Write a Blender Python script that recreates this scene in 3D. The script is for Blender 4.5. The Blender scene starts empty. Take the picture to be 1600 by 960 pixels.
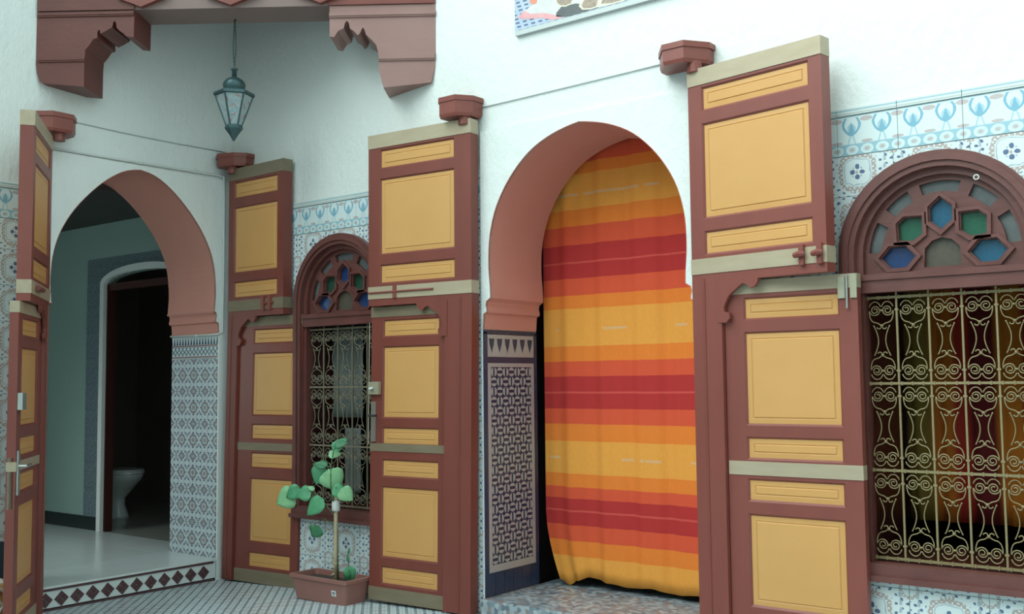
import bpy, bmesh, math, random
from mathutils import Vector, Matrix
from mathutils.geometry import tessellate_polygon
random.seed(7)
SC = bpy.context.scene
COL = SC.collection
# ------------------------------------------------------------------ camera
F_PX, YAW, PITCH, ROLL = 1619.7, 2.232691, 0.0712647, -0.0104024
fw = Vector((math.cos(PITCH)*math.cos(YAW), math.cos(PITCH)*math.sin(YAW), math.sin(PITCH)))
rt = fw.cross(Vector((0, 0, 1))).normalized()
up = rt.cross(fw)
rt = rt*math.cos(ROLL) + up*math.sin(ROLL)
up = rt.cross(fw)
cam = bpy.data.cameras.new('camera')
cam_ob = bpy.data.objects.new('camera', cam)
COL.objects.link(cam_ob)
cam_ob.matrix_world = Matrix(((rt.x, up.x, -fw.x, 6.771), (rt.y, up.y, -fw.y, -5.071), (rt.z, up.z, -fw.z, 1.5), (0, 0, 0, 1)))
cam.sensor_width = 36.0
cam.lens = F_PX/1600*36.0
cam.clip_start = 0.05
SC.camera = cam_ob
# ------------------------------------------------------------------ light
world = bpy.data.worlds.new('overcast_sky')
SC.world = world
world.use_nodes = True
bg = world.node_tree.nodes['Background']
bg.inputs['Color'].default_value = (0.76, 1.0, 0.985, 1)
bg.inputs['Strength'].default_value = 1.15
sun = bpy.data.lights.new('soft_sun', 'SUN')
sun.energy = 3.3
sun.angle = math.radians(70)
sun.color = (0.90, 1.0, 0.98)
sun_ob = bpy.data.objects.new('soft_sun', sun)
COL.objects.link(sun_ob)
sun_ob.rotation_euler = Vector((0.45, 0.70, -0.62)).to_track_quat('-Z', 'Y').to_euler()
sun_ob.location = (6, -6, 8)
SC.view_settings.view_transform = 'Standard'
SC.view_settings.look = 'None'
SC.view_settings.exposure = 0.5
SC.view_settings.gamma = 1.0
SC.view_settings.use_curve_mapping = False

# ------------------------------------------------------------------ shader helpers
class NT: cur = None
def lin(c):
    return tuple(((v/255)/12.92 if v/255 <= 0.04045 else ((v/255+0.055)/1.055)**2.4) for v in c)
def node(t, **kw):
    n = NT.cur.nodes.new(t)
    for k, v in kw.items(): setattr(n, k, v)
    return n
def put(inp, v):
    if isinstance(v, V): NT.cur.links.new(v.s, inp)
    elif isinstance(v, bpy.types.NodeSocket): NT.cur.links.new(v, inp)
    else: inp.default_value = v
def m_(op, *a):
    n = node('ShaderNodeMath', operation=op)
    for i, x in enumerate(a): put(n.inputs[i], x)
    return V(n.outputs[0])
class V:
    def __init__(s, sock): s.s = sock
    def __add__(a, b): return m_('ADD', a, b)
    __radd__ = __add__
    def __mul__(a, b): return m_('MULTIPLY', a, b)
    __rmul__ = __mul__
    def __sub__(a, b): return m_('SUBTRACT', a, b)
    def __rsub__(a, b): return m_('SUBTRACT', b, a)
    def __truediv__(a, b): return m_('DIVIDE', a, b)
    def __lt__(a, b): return m_('LESS_THAN', a, b)
    def __gt__(a, b): return m_('GREATER_THAN', a, b)
def vabs(a): return m_('ABSOLUTE', a)
def vmax(a, b): return m_('MAXIMUM', a, b)
def vmin(a, b): return m_('MINIMUM', a, b)
def vsqrt(a): return m_('SQRT', a)
def vsin(a): return m_('SINE', a)
def vmod(a, p): return m_('FLOORED_MODULO', a, p)
def vcen(a, p, off=0.0): return vmod(a+(p/2+off), p)-p/2      # centred repeat
def rad(a, b): return vsqrt(a*a+b*b)
def mix(f, a, b):
    n = node('ShaderNodeMix', data_type='RGBA')
    put(n.inputs[0], f)
    for i, c in ((6, a), (7, b)):
        put(n.inputs[i], c if not isinstance(c, tuple) else (*c[:3], 1))
    return n.outputs[2]
def objco(scale=None):
    tc = node('ShaderNodeTexCoord')
    sp = node('ShaderNodeSeparateXYZ')
    NT.cur.links.new(tc.outputs['Object'], sp.inputs[0])
    return V(sp.outputs[0]), V(sp.outputs[1]), V(sp.outputs[2])
def noise(scale, detail=3.0, stretch=(1, 1, 1), rough=0.5):
    tc = node('ShaderNodeTexCoord'); mp = node('ShaderNodeMapping')
    mp.inputs['Scale'].default_value = stretch
    NT.cur.links.new(tc.outputs['Object'], mp.inputs[0])
    n = node('ShaderNodeTexNoise')
    n.inputs['Scale'].default_value = scale; n.inputs['Detail'].default_value = detail; n.inputs['Roughness'].default_value = rough
    NT.cur.links.new(mp.outputs[0], n.inputs['Vector'])
    return V(n.outputs[0])
MATS = {}
def mat(name, fn, rough=0.5, metal=0.0, bump=None, spec=0.5, trans=0.0, alpha=None):
    m = bpy.data.materials.new(name); m.use_nodes = True
    NT.cur = m.node_tree
    b = m.node_tree.nodes['Principled BSDF']
    c = fn() if callable(fn) else (*fn, 1)
    put(b.inputs['Base Color'], c)
    b.inputs['Roughness'].default_value = rough
    b.inputs['Metallic'].default_value = metal
    b.inputs['Specular IOR Level'].default_value = spec
    b.inputs['Transmission Weight'].default_value = trans
    if alpha is not None: b.inputs['Alpha'].default_value = alpha
    if bump:
        h, st, di = bump()
        bn = node('ShaderNodeBump'); bn.inputs['Strength'].default_value = st; bn.inputs['Distance'].default_value = di
        put(bn.inputs['Height'], h)
        m.node_tree.links.new(bn.outputs[0], b.inputs['Normal'])
    MATS[name] = m
    return m
def paint(c1, c2, scale=6.0, stretch=(1, 1, 1)):
    return lambda: mix(noise(scale, 4, stretch), c1, c2)

RED1, RED2 = (0.170, 0.040, 0.030), (0.245, 0.064, 0.048)
mat('red_paint', paint(RED1, RED2, 5, (1, 1, .25)), .42, bump=lambda: (noise(60, 3, (1, 1, .1)), .15, .004))
mat('window_paint', paint((0.085, 0.026, 0.022), (0.165, 0.054, 0.046), 9, (1, 1, 1)), .42, bump=lambda: (noise(40, 3, (.15, 1, 1)), .25, .004))
mat('hazed_red_paint', paint((0.26, 0.125, 0.11), (0.34, 0.195, 0.175), 5, (.4, 1, 1)), .5, bump=lambda: (noise(40, 3, (.15, 1, 1)), .2, .004))  # red made paler and greyer: bright haze painted into the corbel colour
mat('corbel_paint', paint((0.105, 0.026, 0.020), (0.165, 0.042, 0.032), 5, (.5, 1, 1)), .45, bump=lambda: (noise(40, 3, (.15, 1, 1)), .25, .004))
mat('beam_paint', paint((0.20, 0.125, 0.115), (0.25, 0.165, 0.15), 5, (.3, 1, 1)), .6)
mat('yellow_paint', paint((0.56, 0.280, 0.085), (0.62, 0.325, 0.112), 4), .45, bump=lambda: (noise(50, 3), .1, .003))
mat('gold_band', paint((0.36, 0.285, 0.19), (0.47, 0.385, 0.275), 25, (.2, 1, 1)), .45, .15, bump=lambda: (noise(120, 2), .2, .003))
mat('brown_band', paint((0.165, 0.125, 0.075), (0.25, 0.20, 0.135), 25, (.2, 1, 1)), .5, .1, bump=lambda: (noise(120, 2), .2, .003))  # darker, browner variant of the band colour
mat('deep_red_paint', paint((0.150, 0.032, 0.022), (0.215, 0.052, 0.037), 5, (1, 1, .25)), .42, bump=lambda: (noise(60, 3, (1, 1, .1)), .15, .004))
mat('terracotta_plaster', paint((0.58, 0.245, 0.195), (0.64, 0.285, 0.23), 4), .7, bump=lambda: (noise(45, 4, (1, 1, .2)), .25, .006))
def plaster():
    a = mix(noise(1.4, 5), (0.70, 0.72, 0.70), (0.80, 0.81, 0.79))
    return mix(noise(14, 4)*.35, a, (0.66, 0.70, 0.69))
mat('plaster', plaster, .7, bump=lambda: (noise(16, 6, (1, 1, .5), .68), .55, .022))
mat('floor_grout', (0.35, 0.37, 0.36), .8)

def floral():
    u, y, v = objco()
    n1 = noise(28, 2); n2 = noise(31, 2, (1, 1, 1.3))
    u2 = u+(n1-.5)*.022; v2 = v+(n2-.5)*.022
    r = rad(u2, v2); au = vabs(u2); av = vabs(v2)
    rr = vmax(au, av)*.45+r*.55
    base = mix(noise(9, 2), (0.60, 0.68, 0.69), (0.68, 0.74, 0.74))
    pink = (0.43, 0.36, 0.34); navy = (0.11, 0.15, 0.26); blue = (0.36, 0.44, 0.50)
    ring = vabs(rr-.084) < .0105
    lace = vsin(u2*260)*vsin(v2*260) > -.35
    c = mix(ring*lace, base, pink)
    c = mix((vabs(rr-.066) < .0022), c, blue)
    mx_, mn_ = vmax(au, av), vmin(au, av)
    pet = rad((mx_-.025)*.8, mn_) < .0105
    c = mix(pet, c, navy)
    c = mix(rad(mx_-.020, mn_-.020) < .005, c, blue)
    c = mix((r < .007), c, pink)
    cu = .176-vabs(u); cv = .1185-vabs(v)
    rc = rad(cu, cv)
    c = mix((vabs(rc-.040) < .008)*lace, c, pink)
    lf = (vsin(u2*118+.6)*vsin(v2*150+.9) > .58)*(rr > .105)*(rc > .055)
    c = mix(lf, c, navy)
    ed = (vabs(vabs(u2)-.135) < .006)*(vabs(vsin(v*88)) > .45)*(rr > .1)
    c = mix(ed, c, blue)
    ed2 = (av > .088)*(av < .104)*(au < .035)*(vsin(u2*330) > .1)
    c = mix(ed2, c, pink)
    return c
mat('floral_tile_glaze', floral, .22)
def vase():
    u, y, v = objco()
    n1 = noise(40, 2); u1 = u+(n1-.5)*.008
    p = vcen(u1, .15, .075)
    base = mix(noise(9, 2), (0.60, 0.69, 0.70), (0.67, 0.74, 0.74))
    blue = (0.20, 0.40, 0.52); pale = (0.36, 0.54, 0.62); pink = (0.48, 0.42, 0.42)
    ev = lambda a, b, ra, rb: (a/ra)*(a/ra)+(b/rb)*(b/rb)
    c = base
    c = mix(ev(p, v-.030, .022, .030) < 1, c, pale)
    c = mix((vabs(vabs(p)-(.041-11.5*(v-.055)*(v-.055))) < .0065)*(v > .004)*(v < .090), c, blue)
    c = mix(ev(p, v-.012, .017, .016) < 1, c, blue)
    c = mix((vabs(p) < (.068-v)*.30)*(v > .018), c, blue)
    c = mix((vabs(vabs(p)-(.006+(.0-v)*.30)) < .0035)*(v < .0)*(v > -.042), c, pale)
    q = vcen(u1, .15, .0)
    c = mix(ev(q, v-.078, .030, .012) < 1, c, pink)
    c = mix(ev(q, v+.034, .028, .008) < 1, c, pink)
    low = v < -.044
    c = mix(low, c, (0.50, 0.64, 0.66))
    o = vcen(u1, .0745, .0)
    e = ev(o, v+.073, .026, .020)
    c = mix(low*(e < 1.25)*(e > .62), c, (0.62, 0.72, 0.72))
    c = mix(low*(e < .22), c, pink)
    c = mix(low*(e > 1.5), c, (0.30, 0.48, 0.56))
    c = mix((vabs(v+.044) < .0022)+(v > .094)+(v < -.096), c, (0.36, 0.52, 0.58))
    return c
mat('vase_border_glaze', vase, .22)
def stripe_trim():
    u, y, v = objco()
    c = mix(noise(8, 2), (0.55, 0.63, 0.62), (0.66, 0.72, 0.71))
    c = mix(vabs(v-.006) < .004, c, (0.34, 0.47, 0.52))
    return mix(vabs(v+.010) < .003, c, (0.45, 0.47, 0.45))
mat('trim_tile_glaze', stripe_trim, .25)
def zpat():
    u, y, v = objco()
    P = .147
    a = vcen(u, P); b = vcen(v, P)
    r = rad(a, b)
    c = (0.54, 0.60, 0.62)
    d = vabs(vcen(u, P/3))+vabs(vcen(v, P/3))
    c = mix((d < .0145)*(r > .05), c, (0.055, 0.085, 0.16))
    c = mix((vabs(rad(vcen(u, P, P/2), vcen(v, P, P/2))-.040) < .005), c, (0.36, 0.42, 0.46))
    c = mix((r < .047)*(r > .034), c, (0.27, 0.19, 0.19))
    c = mix((r < .036)*(r > .026), c, (0.24, 0.33, 0.38))
    c = mix((r < .018), c, (0.34, 0.28, 0.28))
    c = mix((vabs(vabs(a)-P/2) < .004)*(vabs(b) > .02)*(vabs(b) < .05), c, (0.10, 0.14, 0.22))
    return c
mat('star_tile_glaze', zpat, .25)
def dpat():
    u, y, v = objco()
    n = noise(24, 3); n2 = noise(70, 2)
    c = mix(n, (0.09, 0.135, 0.16), (0.26, 0.32, 0.34))
    d = vsin(u*170+n*5)*vsin(v*170+n2*3)
    return mix(d > .45, c, (0.035, 0.05, 0.08))
mat('dark_tile_glaze', dpat, .3)
def frieze():
    u, y, v = objco()      # local height .18, centred
    c = (0.55, 0.62, 0.64)
    s = vabs(vcen(u, .0375))
    c = mix((s < (.086-v)*.21)*(v > .022)*(v < .08), c, (0.045, 0.07, 0.11))
    c = mix(vabs(v-.014) < .006, c, (0.27, 0.15, 0.15))
    d = vabs(vcen(u, .05))+vabs(vcen(v+.035, .05))
    c = mix((d > .017)*(d < .029)*(v < .006)*(v > -.066), c, (0.08, 0.13, 0.17))
    return mix(vabs(v+.076) < .006, c, (0.30, 0.17, 0.17))
mat('frieze_tile_glaze', frieze, .25)
mat('navy_glaze', paint((0.020, 0.030, 0.070), (0.040, 0.060, 0.115), 12), .25)
mat('dark_teal_glaze', paint((0.030, 0.060, 0.080), (0.060, 0.10, 0.12), 12), .25)
mat('beige_glaze', paint((0.37, 0.35, 0.34), (0.44, 0.415, 0.40), 14), .3)
mat('white_glaze', paint((0.62, 0.68, 0.68), (0.70, 0.75, 0.74), 8), .25)
mat('maroon_glaze', paint((0.075, 0.032, 0.040), (0.115, 0.055, 0.062), 20), .3)
def mosaic():
    x, y, z = objco()
    n = noise(2.2, 3)
    s = (x+y)*.7071; t = (x-y)*.7071
    P = .056
    a = vcen(s, P); b = vcen(t, P); row = vcen(s, 2*P, 0.0)
    c = mix(noise(30, 2), (0.50, 0.58, 0.60), (0.66, 0.72, 0.73))
    c = mix((vabs(vcen(t, P*2, 0.0)) < P*.5)*(n > .52)*.45, c, (0.50, 0.40, 0.40))
    bar = (vabs(a) < .0100)*(vabs(b) < .019)
    c = mix(bar, c, mix(noise(5, 2), (0.055, 0.12, 0.18), (0.15, 0.22, 0.26)))
    dot = (vabs(vcen(s, P, P/2))+vabs(vcen(t, P, P/2))) < .010
    return mix(dot, c, (0.20, 0.27, 0.33))
mat('mosaic_floor', mosaic, .35, bump=lambda: (noise(40, 2), .08, .004))
def mosaic2():
    tc = node('ShaderNodeTexCoord'); vo = node('ShaderNodeTexVoronoi')
    vo.inputs['Scale'].default_value = 34; vo.inputs['Randomness'].default_value = .55
    NT.cur.links.new(tc.outputs['Object'], vo.inputs['Vector'])
    sp = node('ShaderNodeSeparateColor'); NT.cur.links.new(vo.outputs['Color'], sp.inputs[0])
    c = mix(V(sp.outputs[0]), (0.12, 0.16, 0.20), (0.40, 0.45, 0.47))
    return mix(V(sp.outputs[1]) > .86, c, (0.26, 0.21, 0.20))
mat('mosaic_step', mosaic2, .35)
mat('hall_floor_glaze', paint((0.66, 0.72, 0.70), (0.74, 0.78, 0.76), 3), .16)
mat('hall_wall_paint', paint((0.24, 0.345, 0.32), (0.30, 0.40, 0.365), 2), .6)
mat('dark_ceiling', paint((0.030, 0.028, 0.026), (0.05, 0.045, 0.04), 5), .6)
mat('black_skirting', (0.012, 0.016, 0.016), .3)
mat('dark_wood', paint((0.045, 0.012, 0.010), (0.075, 0.022, 0.018), 8, (1, 1, .15)), .35)
mat('bath_wall', paint((0.20, 0.165, 0.145), (0.27, 0.225, 0.195), 3), .5)
mat('bath_floor', paint((0.30, 0.31, 0.29), (0.36, 0.36, 0.33), 5), .2)
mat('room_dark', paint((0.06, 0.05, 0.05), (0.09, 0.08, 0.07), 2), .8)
mat('porcelain', (0.70, 0.78, 0.76), .15)
def curt():
    x, y, z = objco()
    w = noise(3, 2)
    zz = z+(w-.5)*.012
    edges = [(.0, 'Y'), (.341, 'O'), (.447, 'R'), (.55, 'D'), (.629, 'L'), (.640, 'D'), (.716, 'R'), (.795, 'O'), (.887, 'Y'), (1.098, 'O'), (1.206, 'R'), (1.31, 'D'), (1.405, 'L'), (1.416, 'D'), (1.515, 'R'), (1.619, 'O'), (1.72, 'Y'), (1.963, 'O'), (2.06, 'R'), (2.166, 'D'), (2.272, 'L'), (2.283, 'D'), (2.398, 'R'), (2.525, 'O'), (2.636, 'Y'), (2.866, 'O'), (2.95, 'R')]
    colr = dict(Y=(0.86, 0.37, 0.070), O=(0.84, 0.230, 0.040), R=(0.72, 0.100, 0.048), D=(0.47, 0.037, 0.040), L=(0.63, 0.088, 0.075))
    cr = node('ShaderNodeValToRGB'); cr.color_ramp.interpolation = 'CONSTANT'
    el = cr.color_ramp.elements
    while len(el) > 1: el.remove(el[-1])
    el[0].position = 0; el[0].color = (*colr['Y'], 1)
    for p, k in edges[1:]:
        e = el.new(p/3.2); e.color = (*colr[k], 1)
    put(cr.inputs[0], zz/3.2)
    c = cr.outputs[0]
    dash = noise(5.0, 2, (1.1, 1, .2)) > .54
    for zd in (.99, 1.837, 2.738):
        c = mix((vabs(zz-zd) < .008)*dash*.55, c, (0.66, 0.50, 0.34))
    return mix(noise(140, 2, (1, 1, .3))*.22, c, (0.40, 0.05, 0.01))
mat('striped_cloth', curt, .85, spec=.15, bump=lambda: (noise(220, 2), .2, .003))
def curt2():
    x, y, z = objco()
    xx = x+(noise(2, 2)-.5)*.03
    st = [(0, (0.04, .012, .012)), (.062, (0.20, .135, .03)), (.19, (0.46, .13, .02)), (.315, (0.34, .03, .02)), (.39, (0.13, .016, .018)), (.525, (0.48, .15, .02)), (.66, (0.30, .03, .02)), (.80, (0.2, .13, .03))]
    cr = node('ShaderNodeValToRGB'); cr.color_ramp.interpolation = 'LINEAR'
    el = cr.color_ramp.elements
    while len(el) > 1: el.remove(el[-1])
    el[0].color = (*st[0][1], 1)
    prev = st[0][1]
    for p, c in st[1:]:
        e = el.new(p-.012); e.color = (*prev, 1)
        e = el.new(p+.012); e.color = (*c, 1)
        prev = c
    put(cr.inputs[0], xx)
    return cr.outputs[0]
mat('inner_striped_cloth', curt2, .85, spec=.1)
mat('mottled_grey', paint((0.08, 0.095, 0.09), (0.21, 0.24, 0.225), 7, (2, 1, .5)), .8)
mat('dark_red_cloth', (0.10, 0.018, 0.018), .9)
mat('gilded_iron', paint((0.215, 0.165, 0.078), (0.30, 0.24, 0.125), 30), .45, .2)
mat('tarnished_iron', paint((0.17, 0.145, 0.10), (0.24, 0.205, 0.145), 30), .5, .2)
mat('blue_glass', paint((0.010, 0.070, 0.135), (0.025, 0.135, 0.225), 60), .2)
mat('deep_blue_glass', paint((0.008, 0.03, 0.11), (0.02, 0.06, 0.18), 60), .2)
mat('green_glass', paint((0.010, 0.075, 0.045), (0.025, 0.135, 0.080), 60), .2)
mat('dark_green_glass', paint((0.010, 0.05, 0.035), (0.02, 0.08, 0.05), 60), .2)
mat('grey_glass', paint((0.075, 0.085, 0.085), (0.15, 0.165, 0.165), 18), .3)
mat('brown_glass', paint((0.060, 0.050, 0.040), (0.11, 0.092, 0.07), 40), .3)
mat('lantern_metal', paint((0.028, 0.062, 0.070), (0.075, 0.13, 0.135), 60), .4, .5)
def lpane():
    x, y, z = objco()
    n = noise(45, 3)
    c = mix(n, (0.20, 0.28, 0.31), (0.38, 0.42, 0.40))
    c = mix((noise(36, 2) > .60), c, (0.33, 0.22, 0.20))
    return mix((noise(50, 2, (1, 1, .8)) > .62), c, (0.17, 0.30, 0.40))
mat('painted_pane', lpane, .25)
mat('pot_plastic', paint((0.27, 0.115, 0.095), (0.33, 0.15, 0.125), 8), .5)
mat('soil', paint((0.035, 0.025, 0.02), (0.08, 0.06, 0.045), 40), .95)
mat('leaf_green', paint((0.060, 0.26, 0.12), (0.115, 0.37, 0.19), 25), .45)
mat('pale_leaf', paint((0.20, 0.45, 0.22), (0.28, 0.52, 0.28), 25), .45)
mat('dark_leaf', paint((0.030, 0.15, 0.065), (0.06, 0.21, 0.10), 25), .45)
mat('stem_green', (0.07, 0.16, 0.06), .6)
mat('bamboo', paint((0.42, 0.33, 0.20), (0.52, 0.42, 0.27), 20), .5)
mat('white_tape', (0.66, 0.66, 0.64), .6)
mat('steel', (0.55, 0.56, 0.54), .28, .85)
mat('dull_brass', paint((0.36, 0.33, 0.24), (0.46, 0.43, 0.33), 30), .4, .4)
mat('black_iron', (0.03, 0.025, 0.025), .5)
mat('cable_white', (0.62, 0.64, 0.61), .5)
mat('cable_grey', (0.42, 0.45, 0.44), .6)
mat('ochre_leather', paint((0.45, 0.28, 0.09), (0.55, 0.36, 0.13), 12), .6)
mat('cream_rope', paint((0.52, 0.48, 0.40), (0.66, 0.62, 0.54), 40), .8)
mat('sticker_white', (0.72, 0.74, 0.74), .5)
mat('sticker_ink', (0.18, 0.19, 0.22), .5)
def pmos():
    x, y, z = objco()
    c = mix(noise(14, 3), (0.30, 0.38, 0.52), (0.52, 0.58, 0.68))
    row = vmod(z, .05) > .025
    d = (vabs(vcen(x+z*.4, .055)) < .015)*(vabs(vcen(z, .026)) < .006)
    return mix(d, c, (0.09, 0.13, 0.24))
mat('print_mosaic', pmos, .35)
mat('print_pink', paint((0.66, 0.25, 0.28), (0.74, 0.44, 0.44), 20), .35)
mat('print_pale', paint((0.50, 0.50, 0.50), (0.70, 0.66, 0.66), 30), .35)
mat('print_orange', paint((0.68, 0.20, 0.12), (0.75, 0.30, 0.2), 12), .35)
mat('print_dark', paint((0.06, 0.07, 0.08), (0.12, 0.12, 0.12), 12), .35)
mat('print_cream', (0.66, 0.62, 0.50), .35)
mat('print_food', paint((0.16, 0.10, 0.08), (0.48, 0.38, 0.28), 45), .35)
mat('print_maroon', paint((0.20, 0.05, 0.07), (0.36, 0.14, 0.15), 30), .35)
mat('poster_board', (0.50, 0.53, 0.53), .5)

# ------------------------------------------------------------------ mesh helpers
def tag(o, label=None, cat=None, group=None, kind=None):
    if label: o['label'] = label
    if cat: o['category'] = cat
    if group: o['group'] = group
    if kind: o['kind'] = kind
    return o
def empty(name, loc=(0, 0, 0), rz=0.0, parent=None):
    o = bpy.data.objects.new(name, None); COL.objects.link(o)
    o.location = loc; o.rotation_euler = (0, 0, rz); o.empty_display_size = .1
    if parent: o.parent = parent
    return o
def link(name, me, parent=None, loc=(0, 0, 0), rot=(0, 0, 0)):
    o = bpy.data.objects.new(name, me); COL.objects.link(o)
    o.location = loc; o.rotation_euler = rot
    if parent: o.parent = parent
    return o
class MB:
    def __init__(s): s.v = []; s.f = []; s.m = []; s.mi = 0
    def add(s, vs, fs):
        k = len(s.v); s.v += [tuple(p) for p in vs]
        s.f += [tuple(i+k for i in f) for f in fs]; s.m += [s.mi]*len(fs)
        return s
    def box(s, x0, x1, y0, y1, z0, z1, T=None):
        vs = [Vector((x, y, z)) for z in (z0, z1) for y in (y0, y1) for x in (x0, x1)]
        if T: vs = [T @ p for p in vs]
        return s.add(vs, [(0, 2, 3, 1), (4, 5, 7, 6), (0, 1, 5, 4), (2, 6, 7, 3), (0, 4, 6, 2), (1, 3, 7, 5)])
    def prism(s, loops, to3, d0, d1, grow=0.0):
        """polygon with holes, front at depth d0 and back at d1"""
        loops = [list(l) for l in loops]
        tri = tessellate_polygon([[Vector((p[0], p[1], 0)) for p in l] for l in loops])
        flat = [p for l in loops for p in l]; n = len(flat)
        vs = [to3(p[0], p[1], d0) for p in flat]+[to3(p[0], p[1], d1) for p in flat]
        fs = [tuple(t) for t in tri]+[tuple(i+n for i in reversed(t)) for t in tri]
        k = 0
        for l in loops:
            c = len(l)
            for i in range(c):
                a, b = k+i, k+(i+1) % c
                fs.append((a, b, b+n, a+n))
            k += c
        return s.add(vs, fs)
    def tube(s, pts, r, n=6, cap=True, closed=False):
        pts = [Vector(p) for p in pts]; N = len(pts)
        rr = r if isinstance(r, (list, tuple)) else [r]*N
        ref = None; vs = []
        for i, p in enumerate(pts):
            a = pts[i-1] if (i > 0 or closed) else p
            b = pts[(i+1) % N] if (i < N-1 or closed) else p
            t = (b-a).normalized() if (b-a).length > 1e-9 else Vector((0, 0, 1))
            if ref is None: ref = t.orthogonal().normalized()
            ref = (ref-t*ref.dot(t))
            ref = ref.normalized() if ref.length > 1e-6 else t.orthogonal().normalized()
            w = t.cross(ref)
            for k in range(n):
                an = 2*math.pi*k/n
                vs.append(p+(ref*math.cos(an)+w*math.sin(an))*rr[i])
        fs = []
        for i in range(N if closed else N-1):
            j = (i+1) % N
            for k in range(n):
                l = (k+1) % n
                fs.append((i*n+k, i*n+l, j*n+l, j*n+k))
        if cap and not closed:
            fs.append(tuple(range(n-1, -1, -1))); fs.append(tuple((N-1)*n+k for k in range(n)))
        return s.add(vs, fs)
    def rings(s, rs, cap=True):
        """list of equal-length point rings"""
        n = len(rs[0]); vs = [p for r in rs for p in r]; fs = []
        for i in range(len(rs)-1):
            for k in range(n):
                l = (k+1) % n
                fs.append((i*n+k, i*n+l, (i+1)*n+l, (i+1)*n+k))
        if cap:
            fs.append(tuple(range(n-1, -1, -1))); fs.append(tuple((len(rs)-1)*n+k for k in range(n)))
        return s.add(vs, fs)
    def lathe(s, prof, n=12, c=(0, 0), phase=0.0):
        return s.rings([[(c[0]+r*math.cos(phase+2*math.pi*k/n), c[1]+r*math.sin(phase+2*math.pi*k/n), z) for k in range(n)] for r, z in prof])
    def mesh(s, name, mats, smooth=False, norm=True):
        me = bpy.data.meshes.new(name)
        me.from_pydata([tuple(p) for p in s.v], [], s.f); me.update()
        ms = mats if isinstance(mats, (list, tuple)) else [mats]
        for m in ms: me.materials.append(MATS[m])
        me.polygons.foreach_set('material_index', s.m)
        if norm:
            bm = bmesh.new(); bm.from_mesh(me)
            bmesh.ops.recalc_face_normals(bm, faces=bm.faces); bm.to_mesh(me); bm.free()
        if smooth: me.polygons.foreach_set('use_smooth', [True]*len(me.polygons))
        return me
    def build(s, name, mats, parent=None, smooth=False, loc=(0, 0, 0), rot=(0, 0, 0)):
        return link(name, s.mesh(name, mats, smooth), parent, loc, rot)
def rect(a, b, c, d): return [(a, c), (b, c), (b, d), (a, d)]
W2 = lambda u, v, d: (u, d, v)              # right wall: front face y=0, depth goes into the wall
W1 = lambda u, v, d: (-d, u, v)             # left wall: front face x=0
PLAN = lambda u, v, d: (u, v, d)
def convex_sub(poly, hole):
    """convex polygon minus convex hole (ccw) -> convex pieces"""
    out = []; rest = poly
    def clip(P, a, b, keep_left):
        res = []
        n = len(P)
        sd = lambda p: ((b[0]-a[0])*(p[1]-a[1])-(b[1]-a[1])*(p[0]-a[0]))*(1 if keep_left else -1)
        for i in range(n):
            p, q = P[i], P[(i+1) % n]; sp, sq = sd(p), sd(q)
            if sp >= 0: res.append(p)
            if (sp > 0 > sq) or (sp < 0 < sq):
                t = sp/(sp-sq); res.append((p[0]+(q[0]-p[0])*t, p[1]+(q[1]-p[1])*t))
        return res
    for i in range(len(hole)):
        a, b = hole[i], hole[(i+1) % len(hole)]
        o = clip(rest, a, b, False)
        if len(o) > 2: out.append(o)
        rest = clip(rest, a, b, True)
        if len(rest) < 3: break
    ar = lambda P: abs(sum(P[i][0]*P[(i+1) % len(P)][1]-P[(i+1) % len(P)][0]*P[i][1] for i in range(len(P))))/2
    return [o for o in out if ar(o) > 2e-5], (len(rest) >= 3 and ar(rest) > 1e-6)
TILE_MESH = {}
def tile_piece(name, parent, wall, cu, cv, w, h, material, holes=(), th=.008, gap=.0012, clip=None):
    """one wall tile standing proud of its wall; wall = 'R' (faces -y) or 'L' (faces +x)"""
    x0, x1, y0, y1 = -w/2+gap, w/2-gap, -h/2+gap, h/2-gap
    if clip:
        x0 = max(x0, clip[0]-cu); x1 = min(x1, clip[1]-cu); y0 = max(y0, clip[2]-cv); y1 = min(y1, clip[3]-cv)
        if x1-x0 < .006 or y1-y0 < .006: return None
    polys = [rect(x0, x1, y0, y1)]; cut = False
    for hole in holes:
        hl = [(p[0]-cu, p[1]-cv) for p in hole]
        new = []
        for P in polys:
            o, hit = convex_sub(P, hl)
            if hit: cut = True; new += o
            else: new.append(P)
        polys = new
    if not polys: return None
    full = not cut and abs(x1-x0-w+2*gap) < 1e-6 and abs(y1-y0-h+2*gap) < 1e-6
    key = (material, w, h)
    if full and key in TILE_MESH: me = TILE_MESH[key]
    else:
        mb = MB()
        for P in polys:
            n = len(P)
            if full:
                b = .0016
                Q = rect(x0+b, x1-b, y0+b, y1-b)
                vs = [(p[0], -th, p[1]) for p in Q]+[(p[0], -th+b, p[1]) for p in P]+[(p[0], -.0005, p[1]) for p in P]
                fs = [tuple(range(n))]+[(i, (i+1) % n, n+(i+1) % n, n+i) for i in range(n)]+[(n+i, n+(i+1) % n, 2*n+(i+1) % n, 2*n+i) for i in range(n)]
            else:
                vs = [(p[0], -th, p[1]) for p in P]+[(p[0], -.0005, p[1]) for p in P]
                fs = [tuple(range(n))]+[(i, (i+1) % n, n+(i+1) % n, n+i) for i in range(n)]
            mb.add(vs, fs)
        me = mb.mesh(name, material)
        if full: TILE_MESH[key] = me
    if wall == 'R': return link(name, me, parent, (cu, 0, cv))
    return link(name, me, parent, (0, cu, cv), (0, 0, math.pi/2))

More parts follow.
